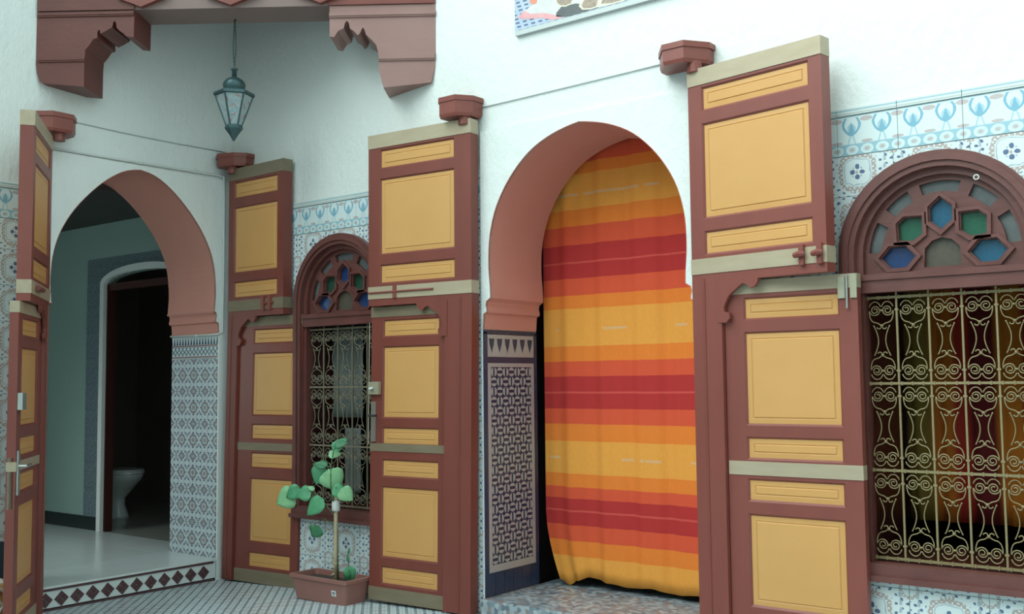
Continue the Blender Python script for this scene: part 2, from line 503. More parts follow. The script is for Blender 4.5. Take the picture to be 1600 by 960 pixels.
# ------------------------------------------------------------------ arches
def arch_profile(apex, cx, table, zj):
    """half-width table (drop below apex, half width), mirrored, down to zj"""
    rightside = [(cx+w, apex-d) for d, w in table if apex-d > zj+1e-6]
    leftside = [(2*cx-p[0], p[1]) for p in reversed(rightside)]
    return leftside, rightside
def dense(tab, n=7):
    out = [tab[0]]
    for i in range(len(tab)-1):
        p0 = tab[max(i-1, 0)] if i > 0 else (tab[0][0]*2-tab[1][0]+.03, 2*tab[0][1]-tab[1][1])
        p1, p2 = tab[i], tab[i+1]; p3 = tab[min(i+2, len(tab)-1)]
        for k in range(1, n+1):
            t = k/n
            f = lambda a, b, c, d: .5*((2*b)+(-a+c)*t+(2*a-5*b+4*c-d)*t*t+(-a+3*b-3*c+d)*t**3)
            out.append((f(p0[0], p1[0], p2[0], p3[0]), f(p0[1], p1[1], p2[1], p3[1])))
    return out
TB = dense([(0, 0), (.045, .20), (.13, .375), (.27, .525), (.44, .635), (.62, .69), (.80, .702), (.95, .692), (1.015, .690)], 4)
TA = dense([(0, 0), (.035, .14), (.14, .30), (.31, .468), (.48, .582), (.65, .645), (.84, .666), (.97, .660), (1.02, .655)], 4)
CAP = [(1.022, .700), (1.035, .722), (1.060, .728), (1.090, .720), (1.105, .722), (1.115, .745), (1.210, .752)]   # capital mouldings
CX_B, APEX_B, ZJ_B = 3.350, 3.040, 1.828
CX_A, APEX_A, ZJ_A = -0.815, 3.072, 1.880
TBF = TB+[(d, w) for d, w in CAP]
TAF = TA+[(d-.015, w-.050) for d, w in CAP]
JB, JA = .756, .702                       # jamb half widths
def full_loop(cx, apex, tab, zj, jw, zb):
    r = [(cx+w, apex-d) for d, w in tab]
    r += [(cx+jw, r[-1][1]-.0005), (cx+jw, zb)]
    l = [(2*cx-p[0], p[1]) for p in reversed(r[1:])]
    return r+l
def wall_loop(cx, apex, tab, jw, zb):      # rougher hole cut in the masonry, a little wider than the lining
    r = [(cx+w+.004, apex+.004-d) if w else (cx, apex+.004) for d, w in tab]
    r += [(cx+jw+.004, r[-1][1]-.0005), (cx+jw+.004, zb)]
    l = [(2*cx-p[0], p[1]) for p in reversed(r[1:])]
    return r+l
# windows: centre, half width of hole
WIN = [(1.285, 'M'), (5.385, 'R')]
WZ0, WZC, WR = .60, 2.065, .40
def win_hole(cx, r=WR, z0=WZ0, zc=WZC, n=20, rz=None):
    rz = rz or r
    return [(cx-r, z0), (cx+r, z0)]+[(cx+r*math.cos(math.pi*k/n), zc+rz*math.sin(math.pi*k/n)) for k in range(n+1)]

# ------------------------------------------------------------------ setting: walls, floors, ceilings
TH2, TH1 = .55, .61
H = 6.2
fl = MB()
fl.add([(0, -9, 0), (2.5, -9, .055), (9.6, -9, .055), (0, 0, 0), (2.5, 0, .055), (9.6, 0, .055)], [(0, 1, 4, 3), (1, 2, 5, 4)])
fl.add([(0, -9, -.15), (9.6, -9, -.15), (9.6, 0, -.15), (0, 0, -.15)], [(0, 3, 2, 1)])
o = fl.build('floor', 'mosaic_floor'); tag(o, 'courtyard floor of small grey and blue mosaic tiles', 'floor', kind='structure')
def fz(x): return .022*min(x, 2.5)

w = MB()
w.prism([rect(0, 9.6, -.15, H), win_hole(WIN[0][0]), win_hole(WIN[1][0]), wall_loop(CX_B, APEX_B, TBF, JB, .02)], W2, 0, TH2)
wall_right = w.build('wall_right', 'plaster'); tag(wall_right, 'white plaster courtyard wall with curtained archway and two grilled windows', 'wall', kind='structure')
w = MB()
w.prism([rect(-9, TH2, -.15, H), wall_loop(CX_A, APEX_A, TAF, JA, .02)], W1, 0, TH1)
wall_left = w.build('wall_left', 'plaster'); tag(wall_left, 'white plaster courtyard wall with open archway to the hall', 'wall', kind='structure')
w = MB(); w.box(-.6, 9.9, -9.3, -9, -.15, H)
tag(w.build('wall_front', 'plaster'), 'plain courtyard wall behind the viewer', 'wall', kind='structure')
w = MB(); w.box(9.6, 9.9, -9, TH2, -.15, H)
tag(w.build('wall_far', 'plaster'), 'plain courtyard wall at the right beyond the view', 'wall', kind='structure')

def plaster_panel(wallobj, to3, u0, u1, z1, loop, name):
    n = len(loop)
    i0 = min(range(n), key=lambda i: (round(loop[i][1], 6), loop[i][0]))          # lower left foot of the opening
    path = [loop[(i0+i) % n] for i in range(n)]
    mb = MB(); mb.prism([[(u0, .0)]+path+[(u1, .0), (u1, z1), (u0, z1)]], to3, -.016, .001)
    return mb.build(name, 'plaster', wallobj)
plaster_panel(wall_right, W2, 2.585, 4.118, 3.100, full_loop(CX_B, APEX_B, TBF, ZJ_B, JB, .0), 'plaster_surround')
plaster_panel(wall_left, W1, -1.535, -.002, 3.105, full_loop(CX_A, APEX_A, TAF, ZJ_A, JA, .0), 'plaster_surround')

def lining(wallobj, to3, cx, apex, tab, d0, d1):
    """terracotta plaster on the underside of the arch, with the capital mouldings"""
    r = [(cx+w_, apex-d) for d, w_ in tab]
    path = [(2*cx-p[0], p[1]) for p in reversed(r[1:])]+r
    vs = [to3(p[0], p[1], d0) for p in path]+[to3(p[0], p[1], d1) for p in path]
    ox = [(cx+(p[0]-cx)*1.004+.0, p[1]+.003) for p in path]
    vs += [to3(p[0], p[1], d0) for p in ox]+[to3(p[0], p[1], d1) for p in ox]
    n = len(path); fs = []
    for i in range(n-1):
        fs += [(i, i+1, n+i+1, n+i), (2*n+i, 3*n+i, 3*n+i+1, 2*n+i+1), (i, 2*n+i, 2*n+i+1, i+1), (n+i, n+i+1, 3*n+i+1, 3*n+i)]
    mb = MB(); mb.add(vs, fs)
    return mb.build('arch_lining', 'terracotta_plaster', wallobj)
lining(wall_right, W2, CX_B, APEX_B, TBF, -.0165, TH2-.002)
lining(wall_left, W1, CX_A, APEX_A, TAF, -.0165, TH1-.002)

# ---- wall tiling
def tile_field(wallobj, wall, u0, u1, phase, holes, zlow=.0, top=2.632, dark_below=0, zoff=.026):
    PW, PH = .353, .2372
    k = math.floor((u0-phase)/PW)
    u = phase+k*PW
    while u < u1+PW:
        z = zoff-PH/2
        while z < 2.6:
            m = 'floral_tile_glaze'
            if z+PH/2 < dark_below: m = 'dark_teal_glaze'
            tile_piece('wall_tile', wallobj, wall, round(u, 4), round(z+PH/2, 4) if False else round(z, 4), PW, PH, m, holes, clip=(u0, u1, zlow, 2.600))
            z += PH
        u += PW
    u = phase-PW*6
    k = math.floor((u0-phase)/.30)
    u = phase+k*.30
    while u < u1+.30:
        tile_piece('border_tile', wallobj, wall, round(u, 4), 2.702, .30, .20, 'vase_border_glaze', holes, clip=(u0, u1, 2.602, 2.802))
        tile_piece('trim_tile', wallobj, wall, round(u, 4), 2.824, .30, .040, 'trim_tile_glaze', holes, th=.013, clip=(u0, u1, 2.804, 2.844))
        u += .30
hM = win_hole(WIN[0][0], .44, .53, 2.095, 20, .44)
hR = win_hole(WIN[1][0], .44, .53, 2.095, 20, .44)
tile_field(wall_right, 'R', .02, 2.583, .982, [hM], zlow=.058)
tile_field(wall_right, 'R', 4.120, 6.9, 5.358, [hR], zlow=.058)
tile_field(wall_left, 'L', -3.4, -1.537, -1.72, [], dark_below=.56)

# ---- jamb tiles of the hall arch (plane y = JA + CX_A, faces -y)
ya = CX_A+JA
jam = empty('jamb_tiling', (0, ya, 0), 0, wall_left)
for i in range(2):
    for j in range(6):
        tile_piece('jamb_tile', jam, 'R', -.15-.3*i, round(.163+.128+.2562*j, 4), .30, .2562, 'star_tile_glaze', th=.006)
    tile_piece('frieze_tile', jam, 'R', -.15-.3*i, 1.790, .30, .180, 'frieze_tile_glaze', th=.006)
# ---- jamb mosaic of the curtained arch (plane x = CX_B-JB, faces +x)
xb = CX_B-JB
jb = empty('jamb_mosaic', (xb, 0, 0), 0, wall_right)
JF = lambda u, v, d: (-d, u, v)
mb = MB(); mb.box(.0005, .004, -.012, .548, .155, 1.826); mb.build('mosaic_ground', 'navy_glaze', jb)
mb = MB()
zz = .155
for i in range(7):                       # dark base row
    pass
base_me = None
for i in range(6):
    y0 = -.010+i*.093
    mb = MB(); mb.box(.004, .0075, y0+.002, y0+.091, .160, .285); mb.build('base_tile', 'navy_glaze', jb)
for side in (-.012, .514):
    z = .292
    while z < 1.78:
        mb = MB(); mb.box(.004, .0075, side+.002, side+.032, z, z+.060); mb.build('edge_tile', 'navy_glaze', jb); z += .0635
for i in range(8):
    mb = MB(); mb.box(.004, .0075, -.010+i*.0695, .056+i*.0695, 1.802, 1.824); mb.build('edge_tile', 'navy_glaze', jb)
fr = MB(); Y0, Y1 = .026, .510
fr.prism([rect(Y0, Y1, .300, 1.615), rect(Y0+.030, Y1-.030, .345, 1.590)], JF, -.008, -.003); fr.build('mosaic_frame', 'beige_glaze', jb)
fr = MB()
teeth = [(Y0, 1.796), (Y0, 1.655)]
nT = 6; pw = (Y1-Y0)/nT
fr.add([], [])
fr.box(.003, .008, Y0, Y1, 1.772, 1.797); fr.box(.003, .008, Y0, Y1, 1.655, 1.676)
fr.build('mosaic_frame', 'beige_glaze', jb)
for i in range(nT+1):                    # beige bottle shapes between the dark teeth
    c = Y0+pw*i
    p = [(-.039, 1.676), (-.035, 1.690), (-.027, 1.710), (-.017, 1.735), (-.011, 1.772), (.011, 1.772), (.017, 1.735), (.027, 1.710), (.035, 1.690), (.039, 1.676)]
    p = [(min(max(c+a, Y0), Y1), b) for a, b in p]
    q = []
    for a in p:
        if not q or (abs(a[0]-q[-1][0])+abs(a[1]-q[-1][1])) > 1e-5: q.append(a)
    if i in (0, nT): q = [a for n_, a in enumerate(q)]
    mb = MB(); mb.prism([q], JF, -.008, -.003); mb.build('tooth_tile', 'beige_glaze', jb)
seg = []
R_ = .0292; cut = .0100
a0 = math.asin(cut/R_)
for k in range(7): 
    an = a0+(math.pi-2*a0)*k/6
    seg.append((R_*math.cos(an), R_*math.sin(an)))
sm = MB(); sm.prism([seg], JF, -.008, -.003); seg_me = sm.mesh('tile_segment', 'beige_glaze')
c0, cp = .026+.030+.030, .0607
for j in range(20):
    for i in range(7):
        cy, cz = c0+i*cp, .345+.0315+j*.0622
        hor = (i+j) % 2 == 0
        for s in (0, 1):
            link('tile_segment', seg_me, jb, (0, cy, cz), ((0 if hor else math.pi/2)+math.pi*s, 0, 0))

# ---- hall step with diamonds
st = MB(); st.box(-.61, .0, -1.512, -.118, .0, .150); 
step = st.build('step_hall', 'white_glaze'); tag(step, 'tiled doorstep with a row of dark red diamonds under the open archway', 'step', kind='structure')
mb = MB(); mb.box(-.61, .010, -1.512, -.118, .150, .164); mb.build('nosing', 'white_glaze', step)
mb = MB(); mb.box(.0, .006, -1.512, -.135, .132, .148); mb.build('maroon_strip', 'maroon_glaze', step)
mb = MB(); mb.box(.0, .006, -1.512, -.135, .002, .014); mb.build('maroon_strip', 'maroon_glaze', step)
d = MB(); s_ = .0345
for a in (-1, 1):
    for b in (-1, 1):
        ca, cb = a*.0260, b*.0260
        # four small square tiles turned on their points
        cu, cv = (a*.0265 if b == 1 else 0), 0
for (cu, cv) in ((.0262, 0), (-.0262, 0), (0, .0262), (0, -.0262)):
    q = .0245
    d.prism([[(cu+q, cv), (cu, cv+q), (cu-q, cv), (cu, cv-q)]], W1, -.005, .0)
dme = d.mesh('diamond_tile', 'maroon_glaze')
for i in range(12):
    link('diamond_tile', dme, step, (0, -1.462+i*.1125, .073))
# ---- threshold of the curtained arch
mb = MB(); mb.box(CX_B-JB, CX_B+JB, -.05, TH2+.5, .0, .152)
thr = mb.build('step_curtain', 'mosaic_step'); tag(thr, 'blue grey mosaic doorstep under the striped curtain', 'step', kind='structure')

# ---- hall behind the left arch
hf = MB(); hf.box(-4.6, -.61, -2.9, .19, .0, .158)
hall_floor = hf.build('floor_hall', 'floor_grout'); tag(hall_floor, 'pale glossy tiled floor of the hall inside the archway', 'floor', kind='structure')
tm = MB(); tm.box(-.199, .199, -.199, .199, .0, .006); tme = tm.mesh('floor_tile', 'hall_floor_glaze')
for i in range(10):
    for j in range(7):
        x, y = -.81-.4*i, -.01-.4*j
        if x < -4.4: continue
        link('floor_tile', tme, hall_floor, (x, y, .158))
hx0, hx1, hy = -4.6, -TH1, .19
OX0, OX1, OZ, ORISE = -2.10, -.90, 2.44, .09
def seg_arch(x0, x1, z0, zs, rise, n=14):
    c = (x0+x1)/2; hw = (x1-x0)/2
    return [(x0, z0), (x1, z0)]+[(c+hw*math.cos(math.pi*k/n), zs+rise*math.sin(math.pi*k/n)) for k in range(n+1)]
wb = MB(); wb.prism([rect(hx0, hx1-.001, .0, 3.25), seg_arch(OX0, OX1, .02, OZ, ORISE)], lambda u, v, d: (u, hy+d, v), 0, .08)
hall_back = wb.build('wall_hall', 'hall_wall_paint'); tag(hall_back, 'pale green hall wall with a dark tiled panel around the toilet doorway', 'wall', kind='structure')
mb = MB(); mb.box(hx0, -2.44, hy-.012, hy, .164, .285); mb.build('skirting', 'black_skirting', hall_back)
mb = MB(); mb.box(-2.44, OX0-.066, hy-.013, hy, .164, .285); mb.build('skirting', 'black_skirting', hall_back)
ht = empty('tile_panel', (0, hy, 0), 0, hall_back)
hole = seg_arch(OX0-.06, OX1+.06, .0, OZ, ORISE+.055)
x = -2.43+.15
while x < -.60:
    z = .285+.12
    while z < 2.80:
        tile_piece('wall_tile', ht, 'R', round(x, 3), round(z, 3), .30, .24, 'dark_tile_glaze', [hole], clip=(-2.43, -.63, .285, 2.775))
        z += .24
    x += .30
outer = seg_arch(OX0-.062, OX1+.062, .165, OZ, ORISE+.062, 20); inner = seg_arch(OX0, OX1, .165, OZ, ORISE, 20)
mb = MB(); lo = outer[1:]+outer[:1]; li = inner[1:]+inner[:1]
mb.prism([lo+list(reversed(li))], lambda u, v, d: (u, hy+d, v), -.035, .02); mb.build('door_arch_trim', 'plaster', hall_back)
w = MB(); w.box(hx0-.15, hx0, -2.9, .34, 0, 3.25); tag(w.build('wall_hall_end', 'hall_wall_paint'), 'end wall of the hall', 'wall', kind='structure')
w = MB(); w.prism([rect(hx0-.15, -TH1, 0, 3.25), rect(-3.2, -1.3, 1.2, 2.6)], lambda u, v, d: (u, -2.9-d, v), 0, .15); tag(w.build('wall_hall_left', 'hall_wall_paint'), 'left wall of the hall with an unseen opening added to let in sky light', 'wall', kind='structure')  # opening is made up to brighten the hall, out of view
w = MB(); w.box(hx0-.15, -TH1-.001, -3.05, 2.5, 3.25, 3.4); w.box(hx0, -TH1-.001, -2.9, hy-.001, 3.01, 3.25)
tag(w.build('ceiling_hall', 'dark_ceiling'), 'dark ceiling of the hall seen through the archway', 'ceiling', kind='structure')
# toilet room
w = MB(); w.box(-4.75, -.5, 2.1, 2.25, 0, 3.25); tag(w.build('wall_toilet', 'bath_wall'), 'brown tiled back wall of the toilet', 'wall', kind='structure')
w = MB(); w.box(-4.75, -4.6, .34, 2.1, 0, 3.25); tag(w.build('wall_toilet_left', 'bath_wall'), 'brown side wall of the toilet', 'wall', kind='structure')
w = MB(); w.box(-.62, -.5, .56, 2.1, 0, 3.25); tag(w.build('wall_toilet_right', 'bath_wall'), 'brown right wall of the toilet', 'wall', kind='structure')
w = MB(); w.box(-4.6, -.62, .191, 2.1, 0, .1575); tag(w.build('floor_toilet', 'bath_floor'), 'grey floor of the toilet', 'floor', kind='structure')
# dark door frame and door of the toilet
dd = empty('door_5', (OX0, hy+.02, .158)); tag(dd, 'dark wooden door frame of the toilet at the end of the hall', 'door', kind='structure')
mb = MB(); mb.box(.001, .012, -.018, .064, .0, 2.27); mb.build('frame_post', 'dark_wood', dd)
mb = MB(); mb.box(1.188, 1.199, -.018, .064, .0, 2.27); mb.build('frame_post', 'dark_wood', dd)
mb = MB(); mb.prism([rect(.012, 1.188, 2.22, 2.285)], W2, 0, .06); mb.build('frame_head', 'dark_wood', dd)
T = Matrix.Translation((1.16, .075, .01)) @ Matrix.Rotation(math.radians(97), 4, 'Z')
mb = MB(); mb.box(.0, .62, -.02, .02, .0, 2.18, T); lf = mb.build('door_leaf', 'dark_wood', dd)
for zc0, zc1 in ((.15, .75), (.85, 1.35), (1.45, 2.05)):
    mb = MB(); mb.box(.10, .52, .02, .028, zc0, zc1, T); mb.build('door_panel', 'dark_wood', lf)

# rooms behind the windows and the curtain
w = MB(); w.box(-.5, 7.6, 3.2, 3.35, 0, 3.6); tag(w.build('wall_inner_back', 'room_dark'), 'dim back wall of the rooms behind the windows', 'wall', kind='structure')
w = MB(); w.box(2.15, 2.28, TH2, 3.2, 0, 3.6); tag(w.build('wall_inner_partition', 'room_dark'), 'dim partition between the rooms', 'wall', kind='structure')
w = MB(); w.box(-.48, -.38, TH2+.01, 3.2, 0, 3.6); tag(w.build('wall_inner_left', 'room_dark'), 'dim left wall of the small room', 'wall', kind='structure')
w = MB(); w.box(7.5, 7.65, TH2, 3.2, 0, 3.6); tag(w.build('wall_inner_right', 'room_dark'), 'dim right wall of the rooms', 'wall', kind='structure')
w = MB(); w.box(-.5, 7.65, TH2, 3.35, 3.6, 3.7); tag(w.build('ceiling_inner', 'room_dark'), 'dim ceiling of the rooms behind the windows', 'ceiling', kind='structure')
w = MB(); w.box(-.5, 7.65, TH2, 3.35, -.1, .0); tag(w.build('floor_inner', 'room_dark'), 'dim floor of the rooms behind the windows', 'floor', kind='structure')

# ------------------------------------------------------------------ corner gallery: beam, corbels, ceiling
A0 = Vector((0, -1.61, 0)); E = Vector((.807, .591, 0)).normalized(); Nn = Vector((-E.y, E.x, 0))
BM = lambda s, z, d: tuple(A0+E*s+Nn*d+Vector((0, 0, z)))
b1, b2 = A0+E*2.315+Nn*.3, A0+E*.22+Nn*.3
mb = MB(); mb.prism([[(0.001, -1.61), (2.199, -.001), (b1.x, -.001), (.001, b2.y)]], PLAN, 4.04, 4.62)
beam = mb.build('ceiling_beam', 'beam_paint'); tag(beam, 'greyish red beam spanning the corner under the gallery', 'beam', kind='structure')
for a, b, c in ((1.165, 1.515, 1.340), (1.785, 2.12, 1.949), (.56, .90, .73)):
    mb = MB(); mb.prism([[(a, 4.115), (c, 4.047), (b, 4.115), (b, 4.30), (a, 4.30)]], BM, -.04, -.001); mb.build('pointed_board', 'red_paint', beam)
for a, b, m in ((.012, .676, 'corbel_paint'), (2.000, 2.712, 'deep_red_paint')):
    mb = MB(); mb.prism([rect(a, b, 4.041, 4.60)], BM, -.012, -.0005); mb.build('end_board', m, beam)
mb = MB(); mb.prism([[(.001, -1.60), (2.19, -.001), (.001, -.001)]], PLAN, 4.62, 4.75)
tag(mb.build('ceiling_gallery', 'beam_paint'), 'underside of the gallery across the corner', 'ceiling', kind='structure')
def corbel(prof, name, material, label, T_, mould):
    mb = MB(); mb.prism([prof], BM, 0, T_)
    me = mb.mesh(name, material)
    bm = bmesh.new(); bm.from_mesh(me)
    for co, no in (((.002, 0, 0), (-1, 0, 0)), ((0, -.002, 0), (0, 1, 0))):
        bmesh.ops.bisect_plane(bm, geom=bm.verts[:]+bm.edges[:]+bm.faces[:], plane_co=co, plane_no=no, clear_outer=True)
        bmesh.ops.holes_fill(bm, edges=[e for e in bm.edges if e.is_boundary], sides=0)
    bmesh.ops.recalc_face_normals(bm, faces=bm.faces); bm.to_mesh(me); bm.free()
    o = link(name, me); tag(o, label, 'corbel', 'carved corbels of the corner gallery')
    for s0, s1, z0, z1 in mould:
        mm = MB(); mm.prism([rect(s0, s1, z0, z1)], BM, -.010, .002); mm.prism([rect(s0, s1, z0+.010, z0+.020)], BM, -.016, -.009); mm.build('moulding', material, o)
    return o
LC = [(.0, 4.038), (.0, 3.701), (.010, 3.62), (.03, 3.560), (.052, 3.545), (.335, 3.515), (.336, 3.707), (.340, 3.77), (.365, 3.80), (.395, 3.845), (.421, 3.850), (.420, 3.885), (.427, 3.905), (.438, 3.903), (.441, 3.880), (.47, 3.893), (.508, 3.915), (.522, 3.922), (.528, 3.955), (.538, 3.968), (.549, 3.95), (.552, 3.918), (.575, 3.895), (.600, 3.880), (.618, 3.858), (.671, 3.851), (.673, 4.038)]
RC = [(2.004, 4.038), (2.006, 3.828), (2.036, 3.823), (2.050, 3.845), (2.066, 3.868), (2.100, 3.882), (2.108, 3.918), (2.122, 3.935), (2.136, 3.918), (2.143, 3.880), (2.170, 3.862), (2.195, 3.833), (2.212, 3.848), (2.220, 3.872), (2.231, 3.884), (2.243, 3.868), (2.252, 3.835), (2.290, 3.80), (2.322, 3.762), (2.336, 3.70), (2.340, 3.588), (2.369, 3.470), (2.690, 3.500), (2.715, 3.60), (2.722, 3.712), (2.724, 4.038)]
corbel(LC, 'carved_corbel', 'corbel_paint', 'dark red carved wooden corbel with scalloped edge, left end of the corner beam', .30, ((.02, .34, 3.688, 3.712), (.01, .672, 4.0, 4.03)))
corbel(RC, 'carved_corbel', 'hazed_red_paint', 'carved wooden corbel coloured pinkish for bright haze with scalloped edge, right end of the corner beam', .30, ((2.338, 2.716, 3.652, 3.700), (2.004, 2.722, 3.955, 3.99)))

# ------------------------------------------------------------------ doors
ZP_UP = [(2.943, 3.054), (2.360, 2.856), (2.166, 2.275)]
SCALLOP = [(0, -.22), (.03, -.222), (.05, -.20), (.05, -.172), (.02, -.163), (.017, -.14), (.030, -.112), (.05, -.08), (.08, -.058), (.107, -.04), (.134, -.022), (.16, -.03), (.18, -.05), (.205, -.045), (.222, -.025), (.23, .0), (.10, .006), (-.02, .006), (-.02, -.22)]
def panel(mb, x0, x1, z0, z1, sh, yf=0.0):
    prof = ((0, .011), (.024, .0095), (.028, .0125), (.033, .0075))
    rs = []
    for ins, y in prof:
        a = min(ins, (z1-z0)*.36)
        rs.append([sh(x, yf+y, z) for x, z in ((x0+a, z0+a), (x1-a, z0+a), (x1-a, z1-a), (x0+a, z1-a))])
    n = len(rs)
    fs = [(4*(n-1), 4*(n-1)+1, 4*(n-1)+2, 4*(n-1)+3)]
    for i in range(n-1):
        for k in range(4): fs.append((4*i+k, 4*i+(k+1) % 4, 4*i+4+(k+1) % 4, 4*i+4+k))
    vs = [p for r in rs for p in r]
    back = [sh(x, yf+.042, z) for x, z in ((x0, z0), (x1, z0), (x1, z1), (x0, z1))]
    k0 = len(vs); vs += back
    fs += [(k0+3, k0+2, k0+1, k0)]+[(k, (k+1) % 4, k0+(k+1) % 4, k0+k) for k in range(4)]
    mb.add(vs, fs)
def framed(mb, outer, holes, sh, y0, y1, ch=.010):
    """board frame with chamfered panel openings"""
    def grow(h, g): 
        (a, c), (b, _), (_, d), _ = h
        return rect(a-g, b+g, c-g, d+g)
    front = [outer]+[grow(h, ch) for h in holes]
    tri = tessellate_polygon([[Vector((p[0], p[1], 0)) for p in l] for l in front])
    flat = [p for l in front for p in l]; n = len(flat)
    flatb = list(outer)+[p for h in holes for p in h]
    vs = [sh(p[0], y0, p[1]) for p in flat]+[sh(p[0], y0+(ch if i >= len(outer) else 0), p[1]) for i, p in enumerate(flatb)]+[sh(p[0], y1, p[1]) for p in flatb]
    fs = [tuple(t) for t in tri]+[tuple(i+2*n for i in reversed(t)) for t in tri]
    k = 0
    for l in front:
        c = len(l)
        for i in range(c):
            a, b = k+i, k+(i+1) % c
            if k >= len(outer): fs.append((a, b, b+n, a+n))
            fs.append((a+n, b+n, b+2*n, a+2*n))
        k += c
    mb.add(vs, fs)
    # outer front rim to mid ring is coincident (no chamfer), weld by remove doubles later
def door_leaf(n, hinge, ang, sgn, width, zb, stile, wick, label, lean=0.0, extras=None, RED='deep_red_paint', BAND='brown_band', TOP='brown_band'):
    """hinge = pivot foot; sgn=+1 leaf runs along local +x, -1 along local -x; front face looks to local -y"""
    d = empty('door_%d' % n, hinge, math.radians(ang)); tag(d, label, 'door', 'painted double-leaf courtyard doors', 'structure')
    zt = 3.170-hinge[2]
    h0 = hinge[2]
    def L(x, y, z):                                   # world height z -> local
        sx = 0.0 if z > 1.95 else -lean*(1.95-z)/1.8
        return (sgn*x+sx, y, z-h0)
    p0, p1 = wick['up']
    f = MB()
    outer = [(0, zb), (stile, zb), (stile, 2.010), (width, 2.010), (width, 3.170), (0, 3.170)]
    if lean: outer = [(0, zb), (stile, zb), (stile, 1.95), (stile, 2.010), (width, 2.010), (width, 3.170), (0, 3.170), (0, 1.95)]
    framed(f, outer, [rect(p0, p1, a, b) for a, b in ZP_UP], L, 0, .080)
    fr_ = f.build('frame', RED, d)
    # rounded pivot stile and raised bead along the fixed stile
    f = MB(); f.box(min(sgn*.0, sgn*.0)-.0, 0, 0, 0, 0, 0) if False else None
    f = MB()
    pts = [L(stile*.42, -.001, z) for z in (zb+.01, 1.0, 1.95, 2.03)]
    f.tube(pts, .006, 6); f.build('bead', RED, d)
    for a, b in ZP_UP:
        f = MB(); panel(f, p0, p1, a, b, L); f.build('panel', 'yellow_paint', d)
    for a, b in ((3.078, 3.1705), (2.056, 2.138)):
        f = MB(); f.add([L(x, y, z) for z in (a, b) for y in (-.004, .081) for x in (-.002, width+.002)], [(0, 2, 3, 1), (4, 5, 7, 6), (0, 1, 5, 4), (2, 6, 7, 3), (0, 4, 6, 2), (1, 3, 7, 5)])
        f.build('metal_band', TOP, d)
    f = MB(); f.prism([[(stile+x, 2.012+z) for x, z in SCALLOP]], lambda u, v, dd_: L(u, dd_, v), -.004, .016); f.build('scalloped_bracket', RED, d)
    # wicket (small door in the leaf), swung a little back
    wy = .024
    wk = empty('wicket', (sgn*(stile+.004), wy, 0), math.radians(wick['ang']), d)
    W = wick['w']; q0, q1 = wick['pan']; zl = wick['zp']
    def LW(x, y, z):
        sx = 0.0 if z > 1.95 else -lean*(1.95-z)/1.8
        return (sgn*x+sx, y, z-h0)
    f = MB()
    ow = [(0, zb), (W, zb), (W, 2.004), (0, 2.004)]
    if lean: ow = [(0, zb), (W, zb), (W, 1.95), (W, 2.004), (0, 2.004), (0, 1.95)]
    framed(f, ow, [rect(q0, q1, a, b) for a, b in zl], LW, 0, .050)
    f.build('wicket_frame', RED, wk)
    for a, b in zl:
        f = MB(); panel(f, q0, q1, a, b, LW); f.build('panel', 'yellow_paint', wk)
    for a, b in wick['bands']:
        f = MB(); f.add([LW(x, y, z) for z in (a, b) for y in (-.004, .051) for x in (.004, W+.002)], [(0, 2, 3, 1), (4, 5, 7, 6), (0, 1, 5, 4), (2, 6, 7, 3), (0, 4, 6, 2), (1, 3, 7, 5)])
        f.build('metal_band', BAND, wk)
    if extras: extras(d, wk, L, LW)
    return d
ZPW = [(1.810, 1.908), (1.270, 1.730), (1.096, 1.193), (.883, .981), (.355, .803), (.180, .280)]
ZPL = [(1.810, 1.904), (1.268, 1.724), (1.089, 1.188), (.875, .974), (.324, .783), (.137, .233)]
def lbox(L, x0, x1, y0, y1, z0, z1):
    f = MB(); f.add([L(x, y, z) for z in (z0, z1) for y in (y0, y1) for x in (x0, x1)], [(0, 2, 3, 1), (4, 5, 7, 6), (0, 1, 5, 4), (2, 6, 7, 3), (0, 4, 6, 2), (1, 3, 7, 5)])
    return f
def ex_right(d, wk, L, LW):
    lbox(LW, .605, .640, -.012, -.002, 1.885, 1.990).build('bolt_plate', 'dull_brass', wk)
    lbox(LW, .665, .697, -.010, -.002, 1.885, 2.003).build('strike_plate', 'dull_brass', wk)
    f = MB(); f.tube([LW(.650, -.014, z) for z in (1.835, 1.92, 2.0)], .0055, 8); f.build('sliding_bolt', 'steel', wk)
    for s in (.672, .770):                     # two red wooden staples over the band
        f = MB()
        f.add([L(x, y, z) for z in (2.050, 2.150) for y in (-.020, -.004) for x in (s-.015, s+.012)], [(0, 2, 3, 1), (4, 5, 7, 6), (0, 1, 5, 4), (2, 6, 7, 3), (0, 4, 6, 2), (1, 3, 7, 5)])
        f.tube([L(s-.034, -.026, 2.100), L(s, -.034, 2.104), L(s+.016, -.020, 2.106)], [.014, .017, .012], 8)
        f.build('staple', 'red_paint', d)
